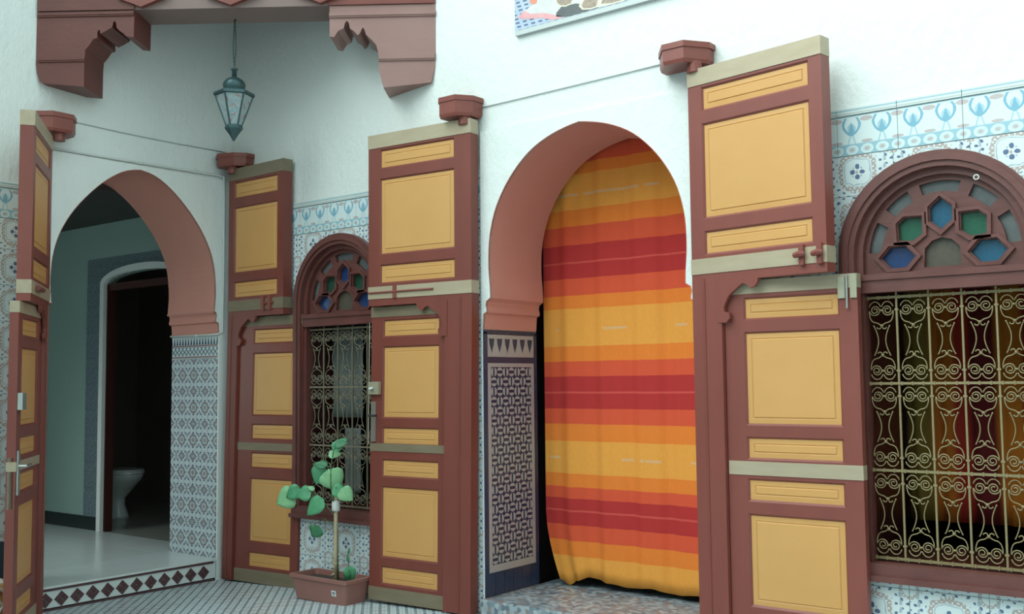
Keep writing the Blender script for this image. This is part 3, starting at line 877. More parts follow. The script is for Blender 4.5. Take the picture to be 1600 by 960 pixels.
def ex_mid(d, wk, L, LW):
    lbox(LW, .560, .652, -.030, -.002, 1.420, 1.505).build('lock_box', 'dull_brass', wk)
    f = MB(); f.tube([LW(.60, -.036, 1.462), LW(.625, -.045, 1.455)], .010, 8); f.build('lock_knob', 'steel', wk)
    pl = lbox(LW, .598, .640, -.012, -.002, 1.105, 1.372).build('handle_plate', 'steel', wk)
    f = MB(); f.tube([LW(.620, -.010, 1.278), LW(.620, -.050, 1.278), LW(.600, -.055, 1.278), LW(.548, -.055, 1.280)], .0085, 8); f.build('lever_handle', 'black_iron', wk)
    f = MB(); f.tube([LW(.660, -.012, z) for z in (1.085, 1.9)], .0035, 6); f.build('edge_rod', 'dull_brass', wk)
    # long red bolt over the middle band
    f = MB(); f.tube([L(x, -.008, 2.098) for x in (.30, .50, .845)], .007, 8); f.build('long_bolt', 'red_paint', d)
    for s in (.62,): lbox(L, s-.014, s+.014, -.012, -.002, 2.056, 2.140).build('bolt_keeper', 'red_paint', d)
def ex_left(d, wk, L, LW):
    lbox(LW, .575, .612, -.010, -.002, 1.880, 1.995).build('bolt_plate', 'gold_band', wk)
    f = MB(); f.tube([LW(.600, -.014, z) for z in (1.80, 1.9, 1.985)], .0055, 8); f.tube([LW(.625, -.014, z) for z in (1.87, 1.985)], .0055, 8); f.build('sliding_bolt', 'steel', wk)
    f = MB(); f.tube([L(x, -.010, 2.100) for x in (.42, .56)], .009, 8); f.build('long_bolt', 'red_paint', d)
    lbox(L, .43, .46, -.022, -.002, 2.045, 2.155).build('bolt_keeper', 'red_paint', d)
    lbox(L, .51, .54, -.022, -.002, 2.045, 2.155).build('bolt_keeper', 'red_paint', d)
def ex_far(d, wk, L, LW):
    lbox(LW, .630, .668, .012, .038, .95, 1.00).build('strike_plate', 'steel', wk) if False else None
    f = lbox(LW, .668, .672, .010, .042, .78, 1.08); f.build('edge_lock_plate', 'dull_brass', wk)
    lbox(LW, .56, .665, -.030, -.002, 1.36, 1.46).build('lock_box', 'steel', wk)
    lbox(LW, .605, .650, -.012, -.002, .86, 1.12).build('handle_plate', 'steel', wk)
    f = MB(); f.tube([LW(.628, -.010, 1.03), LW(.628, -.050, 1.03), LW(.600, -.056, 1.03), LW(.530, -.056, 1.03)], .0095, 8); f.build('lever_handle', 'steel', wk)
    f = MB(); f.tube([L(x, -.02, 2.100) for x in (.40, .60)], .016, 8); f.build('long_bolt', 'red_paint', d)
door_leaf(1, (4.132, -.110, .065), -8.75, 1, .800, .075, .184, dict(up=(.095, .720), ang=9.5, w=.697, pan=(.113, .597), zp=ZPW, bands=((1.936, 2.0045), (1.008, 1.078), (.075, .150))),
          'largest red and yellow panelled door leaf, between the striped curtain and the right window', 0, ex_right, 'red_paint', 'gold_band', 'gold_band')
door_leaf(2, (2.586, -.110, .055), 4.75, -1, .850, .062, .212, dict(up=(.140, .742), ang=-2.5, w=.652, pan=(.070, .540), zp=ZPW, bands=((1.936, 2.0045), (1.042, 1.094), (.063, .150))),
          'red and yellow door leaf with grey lever handle, left of the striped curtain arch', .028, ex_mid, 'deep_red_paint', 'brown_band', 'gold_band')
door_leaf(3, (.106, -.100, .012), -.75, 1, .664, .016, .120, dict(up=(.076, .582), ang=5.0, w=.667, pan=(.158, .580), zp=ZPL, bands=((1.936, 2.0045), (1.000, 1.056), (.017, .112))),
          'red and yellow door leaf standing in the corner behind the planter', .048, ex_left)
door_leaf(4, (.100, -1.530, .012), 143.9, -1, .730, .016, .120, dict(up=(.086, .640), ang=-2.3, w=.672, pan=(.12, .552), zp=ZPL, bands=((1.936, 2.0045), (1.000, 1.056), (.017, .112))),
          'red and yellow door leaf seen almost edge-on at the far left', 0, ex_far, 'red_paint', 'gold_band', 'gold_band')

# ------------------------------------------------------------------ pivot brackets above the doors
def bracket(name, plan, z0, z1, pivot, label):
    ctr = (sum(p[0] for p in plan)/len(plan), sum(p[1] for p in plan)/len(plan))
    o = empty(name, (ctr[0], ctr[1], z0)); tag(o, label, 'bracket', 'door pivot brackets on the walls')
    loc = [(p[0]-ctr[0], p[1]-ctr[1]) for p in plan]
    mb = MB(); low = [(p[0]*.93, p[1]*.93) for p in loc]
    mb.rings([[(p[0], p[1], 0) for p in low], [(p[0], p[1], .02) for p in loc], [(p[0], p[1], z1-z0-.032) for p in loc]]); mb.build('bracket_block', 'red_paint', o)
    cap = [(p[0]*1.06, p[1]*1.06) for p in loc]
    mb = MB(); mb.prism([cap], PLAN, z1-z0-.032, z1-z0); mb.build('bracket_cap', 'red_paint', o)
    mb = MB(); mb.lathe([(.042, -.05+(z0-3.20)*0), (.042, .01)], 12, (pivot[0]-ctr[0], pivot[1]-ctr[1])); mb.build('pivot_post', 'red_paint', o)
def halfhex(c, w, dp): return [(c-w, -.0085), (c-w, -.07), (c-w*.42, -dp), (c+w*.42, -dp), (c+w, -.07), (c+w, -.0085)]
bracket('pivot_bracket', halfhex(4.09, .15, .19), 3.205, 3.320, (4.17, -.10), 'dark red wooden bracket above the door leaf beside the right window')
bracket('pivot_bracket', [(2.375, -.0085), (2.375, -.17), (2.40, -.195), (2.53, -.195), (2.60, -.10), (2.60, -.0085)], 3.185, 3.315, (2.53, -.10), 'dark red wooden bracket above the door leaf left of the striped curtain')
bracket('pivot_bracket', [(.02, -.155), (.10, -.20), (.23, -.15), (.285, -.08), (.285, -.0085), (.02, -.0085)], 3.185, 3.285, (.15, -.10), 'dark red wooden bracket in the corner under the lantern')
bracket('pivot_bracket', [(.0085, -1.37), (.10, -1.37), (.19, -1.44), (.19, -1.58), (.10, -1.65), (.0085, -1.65)], 3.200, 3.330, (.12, -1.50), 'dark red wooden bracket above the edge-on door at the far left')

# ------------------------------------------------------------------ windows
def spiral_arm(cx, cz, sx, sz):
    """one iron scroll: spiral, side arm, curl at the middle collar (quarter of a grille cell, mirrored by sx, sz)"""
    pts = []
    for k in range(0, 27):
        t = k/26; an = math.pi*(1+2*1.9*(1-t)); r = .0065+.0215*t
        pts.append((cx-.0 + r*math.cos(an), cz + r*1.0*math.sin(an)))
    # continue from the left-most point downwards and back to the middle
    tail = [(-.0585, .128), (-.0520, .103), (-.040, .090), (-.022, .086), (-.010, .080), (-.003, .070), (-.006, .058), (-.016, .056), (-.024, .064)]
    pts += tail
    return [(p[0]*sx, p[1]*sz) for p in pts]
def smooth2(p, n=2):
    for _ in range(n):
        q = [p[0]]
        for i in range(len(p)-1):
            a, b = p[i], p[i+1]
            q += [(a[0]*.75+b[0]*.25, a[1]*.75+b[1]*.25), (a[0]*.25+b[0]*.75, a[1]*.25+b[1]*.75)]
        q.append(p[-1]); p = q
    return p
def scroll_mesh(sz, m):
    mb = MB()
    for sx in (-1, 1):
        p = smooth2(spiral_arm(-.0300, .148, sx, sz), 1)
        mb.tube([(a, 0, b) for a, b in p], .0032, 5)
        loop = [(sx*(-.030+.030*math.cos(t)), 0, sz*(.150+.040*math.sin(t))) for t in [math.pi*(.12+.76*k/12) for k in range(13)]]
        mb.tube(loop, .0032, 5)
    mb.box(-.006, .006, -.006, .006, sz*.148-.005, sz*.148+.005); mb.box(-.005, .005, -.006, .006, sz*.072-.007, sz*.072+.007)
    return mb.mesh('scroll_pair', m, True)
def glass_mesh(m):
    mb = MB()
    for sx in (-1, 1):
        p = [(sx*(-.036+.0185*math.sin(math.pi*k/10)), 0, .068-.136*k/10) for k in range(11)]
        p = [(sx*-.040, 0, .074)]+p+[(sx*-.040, 0, -.074)]
        mb.tube(p, [.0045]+[.0032]*11+[.0045], 5)
    return mb.mesh('hourglass_bars', m, True)
def window(n, cx, tint, blue, green, label, iron):
    o = empty('window_%d' % n, (cx, 0, .53)); tag(o, label, 'window', 'arched courtyard windows', 'structure')
    Z = lambda u, v, d: (u, d, v-.53)
    def arch(r, z0, zc=2.090, k=24, rz=None):
        rz = rz or r
        return [(r*math.cos(math.pi*i/k), zc+rz*math.sin(math.pi*i/k)) for i in range(k+1)]
    # outer casing: moulded arch with straight legs
    def casing(name, ro, ri, d0, d1, zb):
        a = [(ro, zb)]+arch(ro, zb)+[(-ro, zb)]; b = [(ri, zb)]+arch(ri, zb)+[(-ri, zb)]
        mb = MB(); mb.prism([a+list(reversed(b))], Z, d0, d1); return mb.build(name, 'window_paint', o)
    casing('casing', .475, .398, -.050, .0, .60)
    casing('casing_bead', .492, .474, -.022, .0, .60) if n == 9 else None
    casing('inner_casing', .399, .366, -.012, .060, .60)
    casing('casing_moulding', .455, .425, -.062, -.049, .60)
    mb = MB(); mb.box(-.475, .475, -.055, .02, 0, .085); mb.box(-.49, .49, -.07, .0, .0, .028); mb.build('sill', 'window_paint', o)
    mb = MB(); mb.box(-.398, .398, -.030, .06, 1.380, 1.462); mb.box(-.398, .398, -.040, -.029, 1.440, 1.470); mb.build('transom', 'window_paint', o)
    # tracery board with openings
    hexv = lambda x, z, w, h: [(x, z+h), (x-w, z+h*.42), (x-w, z-h*.42), (x, z-h), (x+w, z-h*.42), (x+w, z+h*.42)]
    hexh = lambda x, z, w, h: [(x-w, z), (x-w*.45, z-h), (x+w*.45, z-h), (x+w, z), (x+w*.45, z+h), (x-w*.45, z+h)]
    def quad(x, z, s, sx): return [(x-sx*s, z+s*.9), (x-sx*s*1.0, z-s*.5), (x-sx*s*.25, z-s*1.05), (x+sx*s*.95, z-s*.95), (x+sx*s*1.0, z+s*.45), (x+sx*s*.4, z+s*.95)]
    panes = [(hexv(0, 2.272, .050, .074), blue), (quad(-.145, 2.212, .056, -1), green), (quad(.145, 2.212, .056, 1), green),
             (hexh(-.205, 2.078, .080, .050), tint), (hexh(.205, 2.078, .080, .050), blue)]
    back = [([(-.085, 2.020), (.085, 2.020), (.080, 2.110), (.045, 2.145), (.0, 2.158), (-.045, 2.145), (-.080, 2.110)], 'brown_glass')]
    def arcseg(a0, a1, r0, r1):
        k = 6
        p = [(r1*math.cos(a0+(a1-a0)*i/k), 2.085+r1*math.sin(a0+(a1-a0)*i/k)) for i in range(k+1)]
        q = [(r0*math.cos(a1-(a1-a0)*i/k), 2.085+r0*math.sin(a1-(a1-a0)*i/k)) for i in range(k+1)]
        return p+q
    for a0, a1 in ((4, 30), (42, 64), (74, 106), (116, 138), (150, 176)):
        back.append((arcseg(math.radians(a0), math.radians(a1), .285 if a0 not in (74,) else .292, .345), 'grey_glass'))
    outer = [(.372, 1.990)]+arch(.372, 0)+[(-.372, 1.990)]
    def fixw(p):
        a = sum(p[i][0]*p[(i+1) % len(p)][1]-p[(i+1) % len(p)][0]*p[i][1] for i in range(len(p)))
        return p if a > 0 else list(reversed(p))
    mb = MB(); mb.prism([fixw(outer)]+[list(reversed(fixw(p))) for p, _ in panes+back], Z, .020, .045); tr = mb.build('tracery', 'window_paint', o)
    for p, m in panes+back:
        c = (sum(a[0] for a in p)/len(p), sum(a[1] for a in p)/len(p))
        big = [(c[0]+(a[0]-c[0])*1.06, c[1]+(a[1]-c[1])*1.06) for a in p]
        mb = MB(); mb.prism([big], Z, .046, .050); mb.build('glass_pane', m, tr)
    for p, m in panes:                     # raised frame strip around each coloured pane
        c = (sum(a[0] for a in p)/len(p), sum(a[1] for a in p)/len(p))
        b1_ = [(c[0]+(a[0]-c[0])*1.42, c[1]+(a[1]-c[1])*1.42) for a in p]; b0_ = [(c[0]+(a[0]-c[0])*1.12, c[1]+(a[1]-c[1])*1.12) for a in p]
        mb = MB(); mb.prism([fixw(b1_), list(reversed(fixw(b0_)))], Z, .004, .021); mb.build('pane_frame', 'window_paint', tr)
    # dark timber reveal lining the opening behind the casing
    a = win_hole(0, .399, .605, WZC, 24); b = win_hole(0, .385, .620, WZC, 24)
    mb = MB(); mb.prism([a, list(reversed(b))], Z, .060, TH2-.01); mb.build('reveal', 'dark_wood', o)
    if n == 2:
        mb = MB(); rc = [(.185+.011*math.cos(2*math.pi*k/10), -.068, 2.408-.53+.011*math.sin(2*math.pi*k/10)) for k in range(10)]
        mb.tube(rc, .003, 5, closed=True); mb.tube([(.185, -.050, 2.419-.53), (.185, -.068, 2.419-.53)], .003, 5); mb.build('hook_ring', 'cable_white', o)
    # grille
    g = empty('grille', (0, .030, 0), 0, o)
    cw, chh = .150, .4185
    zb, zt = .632-.53, 1.888-.53
    up_me = MB(); up_me.box(-.0045, .0045, -.0045, .0045, zb-.012, zt+.035); up_me = up_me.mesh('upright_bar', iron)
    for i in range(6): link('upright_bar', up_me, g, (-.375+.150*i, 0, 0))
    hb = MB(); hb.box(-.384, .384, -.0055, .0055, -.006, .006)
    for i in range(15): hb.box(-.375+.05*i+.015-.003, -.375+.05*i+.015+.004, -.008, .008, -.009, .009)
    hb = hb.mesh('cross_bar', iron)
    for j in range(4): link('cross_bar', hb, g, (0, -.004, zb+chh*j))
    s1, s2, gm = scroll_mesh(1, iron), scroll_mesh(-1, iron), glass_mesh(iron)
    cb = MB(); cb.box(-.009, .009, -.007, .007, -.005, .005); cb = cb.mesh('collar', iron)
    for i in range(5):
        for j in range(3):
            p = (-.300+.150*i, 0, zb+chh*(j+.5))
            link('scroll_pair', s1, g, p); link('scroll_pair', s2, g, p); link('hourglass_bars', gm, g, p)
            if i < 4:
                for s in (.148, -.148): link('collar', cb, g, (p[0]+.075, 0, p[2]+s))
    return o
window(1, WIN[0][0], 'deep_blue_glass', 'deep_blue_glass', 'dark_green_glass', 'arched window with dark iron grille behind the potted plant', 'tarnished_iron')
window(2, WIN[1][0], 'deep_blue_glass', 'blue_glass', 'green_glass', 'large arched window with gilded scroll grille and coloured glass at the right', 'gilded_iron')

# cloths and grey sheets inside the windows
def cloth(name, x0, x1, z0, z1, y, amp, waves, material, label, hem=None, nx=90, nz=24, top=None, edge=None, thick=.003):
    nz1 = nz+1; vs = []; fs = []
    for i in range(nx+1):
        a = i/nx
        for j in range(nz1):
            b = j/nz
            zl = hem(a) if hem else z0
            z = zl+(z1-zl)*b
            x = x0+(x1-x0)*a
            if edge: x += edge(a, z)
            ph = a*waves*2*math.pi
            yy = y+amp*(math.sin(ph)+.45*math.sin(ph*2.17+1.3+.4*b)+.3*math.sin(ph*.53+b*1.1))*(1.0-.35*b if not top else 1.0)
            vs.append((x, yy, z))
    for i in range(nx):
        for j in range(nz):
            fs.append((i*nz1+j, (i+1)*nz1+j, (i+1)*nz1+j+1, i*nz1+j+1))
    mb = MB(); mb.add([(v[0]-x0, v[1]-y, v[2]-0.0) for v in vs], fs)
    me = mb.mesh(name, material, True, norm=False)
    o = link(name, me, None, (x0, y, 0))
    so = o.modifiers.new('cloth_thickness', 'SOLIDIFY'); so.thickness = thick
    return tag(o, label, 'curtain')
def hemB(a):
    pts = [(0, .19), (.05, .158), (.12, .195), (.20, .225), (.32, .205), (.42, .188), (.52, .205), (.62, .185), (.75, .20), (.88, .18), (1, .20)]
    for i in range(len(pts)-1):
        if pts[i][0] <= a <= pts[i+1][0]:
            t = (a-pts[i][0])/(pts[i+1][0]-pts[i][0]); t = t*t*(3-2*t)
            return pts[i][1]+(pts[i+1][1]-pts[i][1])*t
    return .2
cloth('striped_curtain', 2.615, 4.17, .2, 3.10, .605, .013, 5.3, 'striped_cloth', 'orange, red and yellow striped curtain filling the archway', hemB, 200, 40,
      edge=lambda a, z: max(0, (.62-z))**1.6*.42*max(0, 1-a*3.0))
cr_ = MB(); cr_.tube([(2.50, .605, 3.12), (4.28, .605, 3.12)], .012, 8)
cr_o = cr_.build('curtain_rod', 'steel'); tag(cr_o, 'thin rod carrying the striped curtain behind the arch', 'rod')
cloth('window_curtain', 4.885, 5.90, .72, 2.05, .82, .016, 6, 'inner_striped_cloth', 'dim orange and red vertically striped curtain inside the right window', None, 90, 10)
cloth('grey_sheet', .955, 1.275, 1.245, 1.915, .215, .006, 3, 'mottled_grey', 'upper pale grey wavy sheet behind the dark iron grille', None, 40, 10)  # upper of two thin wavy grey sheets behind the grille
cloth('grey_sheet', 1.08, 1.25, .70, 1.170, .215, .006, 2, 'mottled_grey', 'lower pale grey wavy sheet behind the dark iron grille', None, 40, 10)
cloth('window_curtain', .28, .56, .60, 1.95, .56, .010, 3, 'dark_red_cloth', 'dark red curtain at the left inside the middle window', None, 40, 10)

# ------------------------------------------------------------------ lantern
LX, LY = .910, -.665
lan = empty('hanging_lantern', (LX, LY, 3.177)); tag(lan, 'blue green metal lantern with painted panes hanging from the corner beam', 'lantern')
view = math.atan2(-5.071-LY, 6.771-LX)
ph = view+math.pi/6                       # a flat pane looks at the courtyard
def hexr(r, z, n=6): return [(r*math.cos(ph+2*math.pi*k/n), r*math.sin(ph+2*math.pi*k/n), z) for k in range(n)]
mb = MB(); mb.rings([hexr(.004, 0), hexr(.030, .045), hexr(.060, .085), hexr(.062, .098), hexr(.054, .112)]); mb.build('bottom_finial', 'lantern_metal', lan)
RB, RT, ZB, ZT = .052, .126, .110, .318
for k in range(6):
    a0, a1 = ph+2*math.pi*k/6, ph+2*math.pi*(k+1)/6
    pb0, pb1 = Vector((RB*math.cos(a0), RB*math.sin(a0), ZB)), Vector((RB*math.cos(a1), RB*math.sin(a1), ZB))
    pt0, pt1 = Vector((RT*math.cos(a0), RT*math.sin(a0), ZT)), Vector((RT*math.cos(a1), RT*math.sin(a1), ZT))
    mb = MB(); mb.tube([pb0, pt0], .0065, 6); mb.build('corner_bar', 'lantern_metal', lan)
    c = (pb0+pb1+pt0+pt1)/4; n_ = (pb1-pb0).cross(pt0-pb0).normalized()
    q = [c+(p-c)*.97 for p in (pb0, pb1, pt1, pt0)]
    mb = MB(); mb.rings([[tuple(p) for p in q], [tuple(p-n_*.003) for p in q]]); mb.build('painted_pane', 'painted_pane', lan)
mb = MB(); mb.rings([hexr(.118, .312), hexr(.140, .318), hexr(.138, .338), hexr(.080, .366), hexr(.074, .362)]); mb.build('brim', 'lantern_metal', lan)
mb = MB(); mb.lathe([(.070, .360)]+[(.078*math.cos(t), .392+.058*math.sin(t)) for t in [math.radians(a) for a in (-20, 0, 20, 40, 60, 72)]]+[(.020, .452), (.018, .455)], 14); mb.build('dome', 'lantern_metal', lan, True)
mb = MB(); mb.lathe([(.017, .450), (.017, .500), (.026, .504), (.026, .510), (.010, .513)], 10); mb.build('neck', 'lantern_metal', lan, True)
cz0, cz1 = .512, .863
ch_ = MB(); nl = 13
for side in (-1, 1):
    for k in range(nl):
        t0 = k/nl; z0 = cz0+(cz1-cz0)*t0; z1 = cz0+(cz1-cz0)*(k+1)/nl
        off = side*.019*math.sin(math.pi*min(1, t0*1.0))*(1-t0*.6)
        zc, hh = (z0+z1)/2, (z1-z0)*.62
        ring = []
        for q in range(8):
            an = 2*math.pi*q/8
            lx, lz = .0045*math.cos(an), hh*math.sin(an)
            ring.append((off+(lx if k % 2 else 0), (0 if k % 2 else lx), zc+lz))
        ch_.tube(ring, .0022, 4, closed=True)
ch_.build('chain', 'lantern_metal', lan)
hk = MB(); hk.tube([(0, 0, .858), (.006, .0, .845), (.014, 0, .850), (.012, 0, .866), (0, 0, .875)], .003, 5); hk.build('hook', 'black_iron', lan)

# ------------------------------------------------------------------ poster
po = empty('poster', (3.60, -.001, 3.660)); tag(po, 'colour photograph poster of bowls on a mosaic table, high on the right wall', 'poster')
mb = MB(); mb.box(-.715, .70, -.024, -.0, .0, .90); mb.build('backing_board', 'poster_board', po)
def flat(polys, d):
    mb = MB()
    for p in polys:
        mb.prism([[(a-3.60, b-3.660) for a, b in p]], W2, -d, -.024)
    return mb
flat([[(2.888, 3.690), (4.298, 3.690), (4.298, 4.558), (2.888, 4.558)]], .0245).build('printed_photo', 'print_mosaic', po)
for polys, d, m in (
    ([[(2.96, 3.802), (3.10, 3.86), (3.25, 3.95), (4.0, 4.20), (4.05, 3.80), (3.6, 3.70), (3.259, 3.692), (3.112, 3.747), (3.008, 3.764)]], .0250, 'print_pale'),
    ([[(2.906, 3.771), (2.96, 3.805), (3.008, 3.775), (3.112, 3.757), (3.259, 3.699), (3.189, 3.694), (3.088, 3.730), (2.975, 3.748)]], .0254, 'print_pink'),
    ([[(3.206, 3.735), (3.245, 3.765), (3.352, 3.759), (3.412, 3.739), (3.515, 3.696), (3.396, 3.693), (3.275, 3.693), (3.205, 3.712)]], .0254, 'print_dark'),
    ([[(3.50, 3.74), (3.60, 3.76), (4.1, 3.80), (4.28, 3.78), (4.28, 3.70), (3.60, 3.695)]], .0252, 'print_maroon'),
    ([[(3.2, 3.824), (3.338, 3.791), (3.322, 3.763), (3.276, 3.757), (3.23, 3.768), (3.203, 3.797)], [(3.371, 3.738), (3.397, 3.774), (3.442, 3.79), (3.53, 3.765), (3.507, 3.700), (3.456, 3.698), (3.396, 3.710)], [(3.508, 3.712), (3.53, 3.752), (3.588, 3.76), (3.751, 3.72), (3.687, 3.695), (3.602, 3.694), (3.529, 3.696)]], .0258, 'print_cream'),
    ([[(3.213, 3.826), (3.330, 3.797), (3.315, 3.770), (3.276, 3.765), (3.236, 3.776), (3.212, 3.799)], [(3.392, 3.738), (3.410, 3.766), (3.442, 3.78), (3.515, 3.756), (3.495, 3.708), (3.456, 3.707), (3.406, 3.716)], [(3.530, 3.715), (3.545, 3.745), (3.588, 3.752), (3.73, 3.716), (3.687, 3.703), (3.602, 3.702)]], .0262, 'print_food'),
    ([[(3.000, 3.871), (3.064, 3.867), (3.059, 3.831), (3.033, 3.828), (3.010, 3.842)]], .0258, 'print_orange')):
    for p in polys: flat([p], d).build('printed_shape', m, po)

# ------------------------------------------------------------------ cables
def wire(name, pts, r, m, label, clips=()):
    o = empty(name, pts[0]); tag(o, label, 'cable')
    p0 = Vector(pts[0])
    mb = MB(); mb.tube([Vector(p)-p0 for p in pts], r, 6); mb.build('cable_run', m, o, True)
    for c in clips:
        mb = MB(); q = Vector(c)-p0; mb.box(q.x-.009, q.x+.009, q.y-.009, q.y+.009, q.z-.009, q.z+.009); mb.build('cable_clip', m, o)
    return o
wire('wall_cable', [(2.60, -.006, 3.258), (2.90, -.006, 3.262), (3.33, -.006, 3.269), (3.94, -.006, 3.280)], .0035, 'cable_grey', 'thin grey cable running along the wall above the striped curtain arch')
wire('wall_cable', [(.006, -1.36, 3.335), (.006, -.95, 3.325), (.006, -.55, 3.324), (.006, -.06, 3.332)], .0035, 'cable_grey', 'thin grey cable high above the open hall arch')
yj = ya-.012
wire('wall_cable', [(.012, -1.50, 3.118), (.012, -1.0, 3.122), (.012, -.55, 3.128), (.012, -.100, 3.135), (.026, -.088, 3.128), (.026, -.085, 2.5), (.026, -.090, 1.905), (.020, yj-.006, 1.886), (-.05, yj-.008, 1.884), (-.60, yj-.008, 1.888)], .0085, 'cable_white',
     'white cable framing the open hall arch and turning in under its capital', [(.014, -.82, 3.124), (.014, -.36, 3.130), (-.25, yj-.010, 1.885)])

# ------------------------------------------------------------------ planter and plants
PX, PY, PZ = 1.39, -.20, .034
pot = empty('planter', (PX, PY, PZ)); tag(pot, 'brown plastic trough planter with a small white sticker on its front', 'planter')
def rr_(hx, hy, z, r=.02):
    pts = []
    for cx, cy, a0 in ((hx-r, hy-r, 0), (-hx+r, hy-r, 90), (-hx+r, -hy+r, 180), (hx-r, -hy+r, 270)):
        for k in range(4):
            a = math.radians(a0+30*k); pts.append((cx+r*math.cos(a), cy+r*math.sin(a), z))
    return pts
mb = MB(); mb.rings([rr_(.245, .095, 0), rr_(.272, .118, .140), rr_(.272, .118, .142), rr_(.284, .130, .144), rr_(.285, .131, .165), rr_(.262, .108, .166), rr_(.258, .105, .125)]); mb.build('tub', 'pot_plastic', pot)
mb = MB(); mb.rings([rr_(.255, .102, .115), rr_(.255, .102, .130)]); mb.build('soil', 'soil', pot)
mb = MB(); Ts = Matrix.Translation((.150, -.1075, .075)) @ Matrix.Rotation(math.radians(9), 4, 'X')
mb.box(-.021, .021, -.0012, .002, -.019, .019, Ts); sk = mb.build('sticker', 'sticker_white', pot)
mb = MB(); mb.box(-.013, .013, -.0018, -.001, -.004, .010, Ts); mb.box(-.010, .010, -.0018, -.001, -.013, -.009, Ts); mb.build('sticker_print', 'sticker_ink', sk)
cane = empty('bamboo_cane', (1.435, -.20, .160)); tag(cane, 'bamboo cane stuck in the trough planter and holding up the plant', 'cane')
mb = MB(); mb.tube([(0, 0, 0), (.002, .002, .2), (.006, 0, .40), (.010, 0, .62)], .0135, 8); mb.build('stick', 'bamboo', cane, True)
for z in (.12, .27, .45): 
    mb = MB(); mb.lathe([(.0152, z-.004), (.0152, z+.004)], 8, (.003, 0)); mb.build('cane_node', 'bamboo', cane)
mb = MB(); mb.lathe([(.024, .470), (.030, .48), (.029, .530), (.022, .542)], 10, (.008, 0)); mb.build('tape', 'white_tape', cane, True)
mb = MB(); mb.tube([(-.01+.016*math.cos(a*1.3), .016*math.sin(a*1.3), .01+.010*a) for a in range(12)], .005, 5); mb.build('twine', 'cream_rope', cane, True)

def leaf_mesh(l, w, fold, droop, material):
    mb = MB(); nU, nV = 9, 5
    vs = []
    for i in range(nU):
        t = i/(nU-1)
        hw = w*.5*(math.sin(math.pi*min(1, t**.62))**.8 if 0 < t < 1 else .02)
        for j in range(nV):
            s = (j/(nV-1)-.5)*2
            vs.append((t*l, s*hw, -droop*l*t*t+fold*abs(s)*hw+.004*math.sin(t*14+s*5)))
    fs = [(i*nV+j, (i+1)*nV+j, (i+1)*nV+j+1, i*nV+j+1) for i in range(nU-1) for j in range(nV-1)]
    mb.add(vs, fs)
    me = mb.mesh('leaf', material, True, norm=False)
    return me
toC = Vector((6.771, -5.071, 1.5))
def add_leaf(parent, base, tipdir, l, w, facing, material, fold=.15, droop=.25):
    """base: world point; tipdir: world direction of the midrib; facing: world normal of the blade"""
    x = Vector(tipdir).normalized(); z = Vector(facing); z = (z-x*z.dot(x)).normalized(); y = z.cross(x)
    o = link('leaf', leaf_mesh(l, w, fold, droop, material), parent)
    M = Matrix(((x.x, y.x, z.x, base[0]), (x.y, y.y, z.y, base[1]), (x.z, y.z, z.z, base[2]), (0, 0, 0, 1)))
    so = o.modifiers.new('blade_thickness', 'SOLIDIFY'); so.thickness = .0012
    o.matrix_parent_inverse = Matrix.Translation(-Vector(parent.location)) ; o.matrix_basis = M
    return o
R3 = Vector((.785, .61, 0)); U3 = Vector((0, 0, 1)); F3 = Vector((.61, -.785, .15))   # right, up and towards the courtyard as seen at the planter
pl = empty('potted_plant', (1.425, -.225, .160)); tag(pl, 'young plant with round green leaves tied to the cane', 'plant')
def stemw(pts, r=.0042, name='stem'):
    mb = MB(); p0 = Vector(pl.location); mb.tube([Vector(p)-p0 for p in pts], r, 6); return mb.build(name, 'stem_green', pl, True)
stemw([(1.440, -.176, .160), (1.435, -.178, .33), (1.438, -.182, .50), (1.445, -.215, .66), (1.44, -.245, .80), (1.445, -.25, .93), (1.475, -.255, 1.03), (1.51, -.26, 1.08)], [.006, .006, .0055, .005, .0045, .004, .0035, .003])
stemw([(1.455, -.24, .62), (1.36, -.25, .70), (1.26, -.26, .76), (1.18, -.27, .76)], .0035, 'branch')
stemw([(1.44, -.235, .55), (1.38, -.25, .58), (1.33, -.26, .55)], .003, 'branch')
stemw([(1.45, -.24, .74), (1.50, -.25, .80)], .003, 'branch')
def LF(bx, bz, ang, l, w, m, by=-.265, tilt=0.0, fold=.15, droop=.2):
    a = math.radians(ang); dirv = R3*math.cos(a)+U3*math.sin(a)-F3*0.05
    add_leaf(pl, (bx, by, bz), dirv, l*1.08, w*1.18, F3+U3*tilt, m, fold, droop)
LF(1.478, 1.045, 42, .115, .062, 'leaf_green', fold=.3)
LF(1.500, 1.075, 20, .085, .050, 'dark_leaf', fold=.3, tilt=.5)
LF(1.435, 1.010, 12, .085, .052, 'pale_leaf', tilt=.4)
LF(1.430, .940, 165, .095, .060, 'dark_leaf', tilt=.8)
LF(1.395, .935, -118, .130, .115, 'leaf_green', tilt=.1)
LF(1.430, .915, -62, .150, .145, 'pale_leaf', tilt=.25, fold=.08)
LF(1.270, .755, -168, .105, .095, 'leaf_green', tilt=.2)
LF(1.300, .770, 150, .055, .030, 'pale_leaf', tilt=.4)
LF(1.160, .775, -150, .120, .090, 'leaf_green', tilt=.1, fold=.3)
LF(1.105, .735, -155, .150, .140, 'pale_leaf', tilt=.1, fold=.1)
LF(1.395, .715, -142, .155, .105, 'leaf_green', tilt=.35)
LF(1.475, .790, -18, .110, .085, 'leaf_green', tilt=.4)
LF(1.555, .790, -42, .105, .095, 'pale_leaf', tilt=.15)
LF(1.345, .530, -120, .085, .095, 'dark_leaf', tilt=.2)
sd = empty('seedling', (1.600, -.21, .160)); tag(sd, 'small green seedling at the right end of the trough planter', 'plant')
p0 = Vector(sd.location)
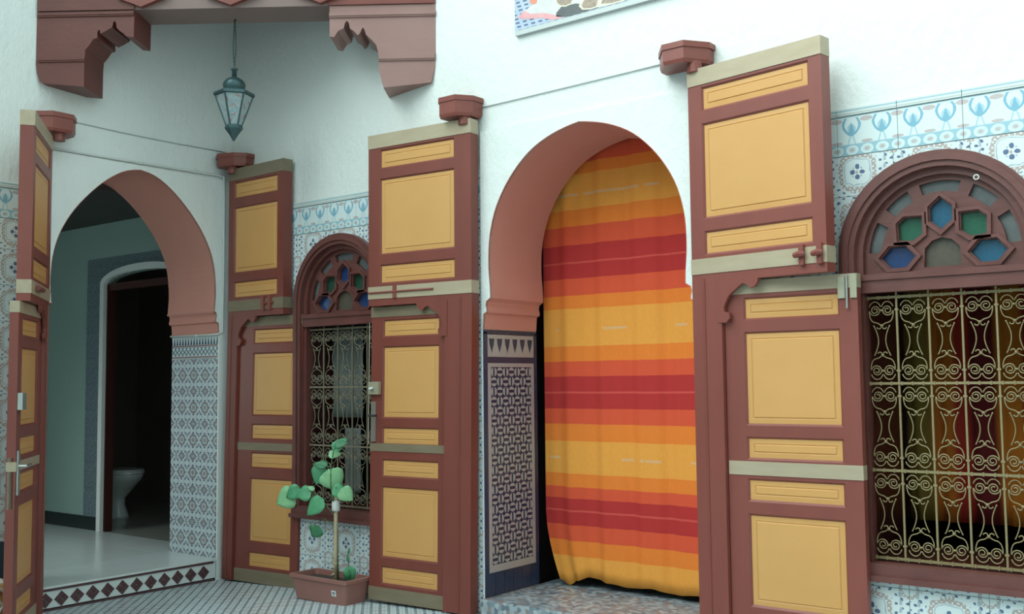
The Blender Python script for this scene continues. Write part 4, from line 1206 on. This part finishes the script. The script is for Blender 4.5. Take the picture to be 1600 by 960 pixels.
mb = MB(); mb.tube([(0, 0, 0), (-.004, -.01, .08), (-.012, -.015, .16), (-.010, -.015, .235)], [.004, .0035, .003, .002], 6); mb.build('stem', 'stem_green', sd, True)
for bz, ang, l, w, m in ((.12, -75, .105, .085, 'leaf_green'), (.15, 100, .05, .022, 'dark_leaf'), (.20, 80, .045, .018, 'dark_leaf'), (.09, -110, .07, .05, 'dark_leaf')):
    a = math.radians(ang); add_leaf(sd, (1.592, -.226, .160+bz), R3*math.cos(a)+U3*math.sin(a), l, w, F3, m)

# ------------------------------------------------------------------ toilet
to = empty('toilet', (-2.93, .86, .1575)); tag(to, 'white porcelain toilet in the dark room beyond the hall', 'toilet')
def ell(cx, rx, ry, z, n=20): return [(cx+rx*math.cos(2*math.pi*k/n)*(1.0 if math.cos(2*math.pi*k/n) > 0 else .85), ry*math.sin(2*math.pi*k/n), z) for k in range(n)]
mb = MB(); mb.rings([ell(-.03, .125, .105, 0), ell(-.03, .115, .10, .03), ell(-.045, .085, .075, .13), ell(-.045, .085, .08, .20), ell(.0, .16, .13, .30), ell(.04, .225, .17, .385), ell(.05, .245, .18, .425), ell(.05, .245, .18, .445)]); mb.build('bowl', 'porcelain', to, True)
mb = MB(); mb.rings([ell(.05, .25, .19, .447), ell(.05, .255, .195, .458), ell(.05, .25, .19, .472)]); mb.build('seat', 'porcelain', to)
mb = MB(); mb.rings([ell(.05, .25, .19, .474), ell(.05, .25, .19, .488), ell(.05, .235, .175, .496)]); mb.build('lid', 'porcelain', to)
mb = MB(); mb.box(-.36, -.12, -.10, .10, .30, .44); mb.build('rear_shelf', 'porcelain', to)

# ------------------------------------------------------------------ woven pouf at the far left
pf = empty('woven_pouf', (.32, -2.12, fz(.2))); tag(pf, 'ochre pouf wrapped in a cream rope lattice at the left edge', 'pouf')
prof = [(.16, .0), (.225, .04), (.25, .12), (.25, .22), (.22, .30), (.14, .335), (.02, .345)]
mb = MB(); mb.lathe(prof, 28); mb.build('cushion', 'ochre_leather', pf, True)
def pr(z):
    for i in range(len(prof)-1):
        if prof[i][1] <= z <= prof[i+1][1]:
            t = (z-prof[i][1])/(prof[i+1][1]-prof[i][1]); return prof[i][0]+(prof[i+1][0]-prof[i][0])*t
    return prof[-1][0]
mb = MB()
for s in (-1, 1):
    for k in range(14):
        pts = []
        for j in range(17):
            z = .01+.32*j/16; a = 2*math.pi*k/14+s*j/16*1.5; r = pr(z)+.006
            pts.append((r*math.cos(a), r*math.sin(a), z))
        mb.tube(pts, .011, 5)
o = mb.build('rope_lattice', 'cream_rope', pf, True)
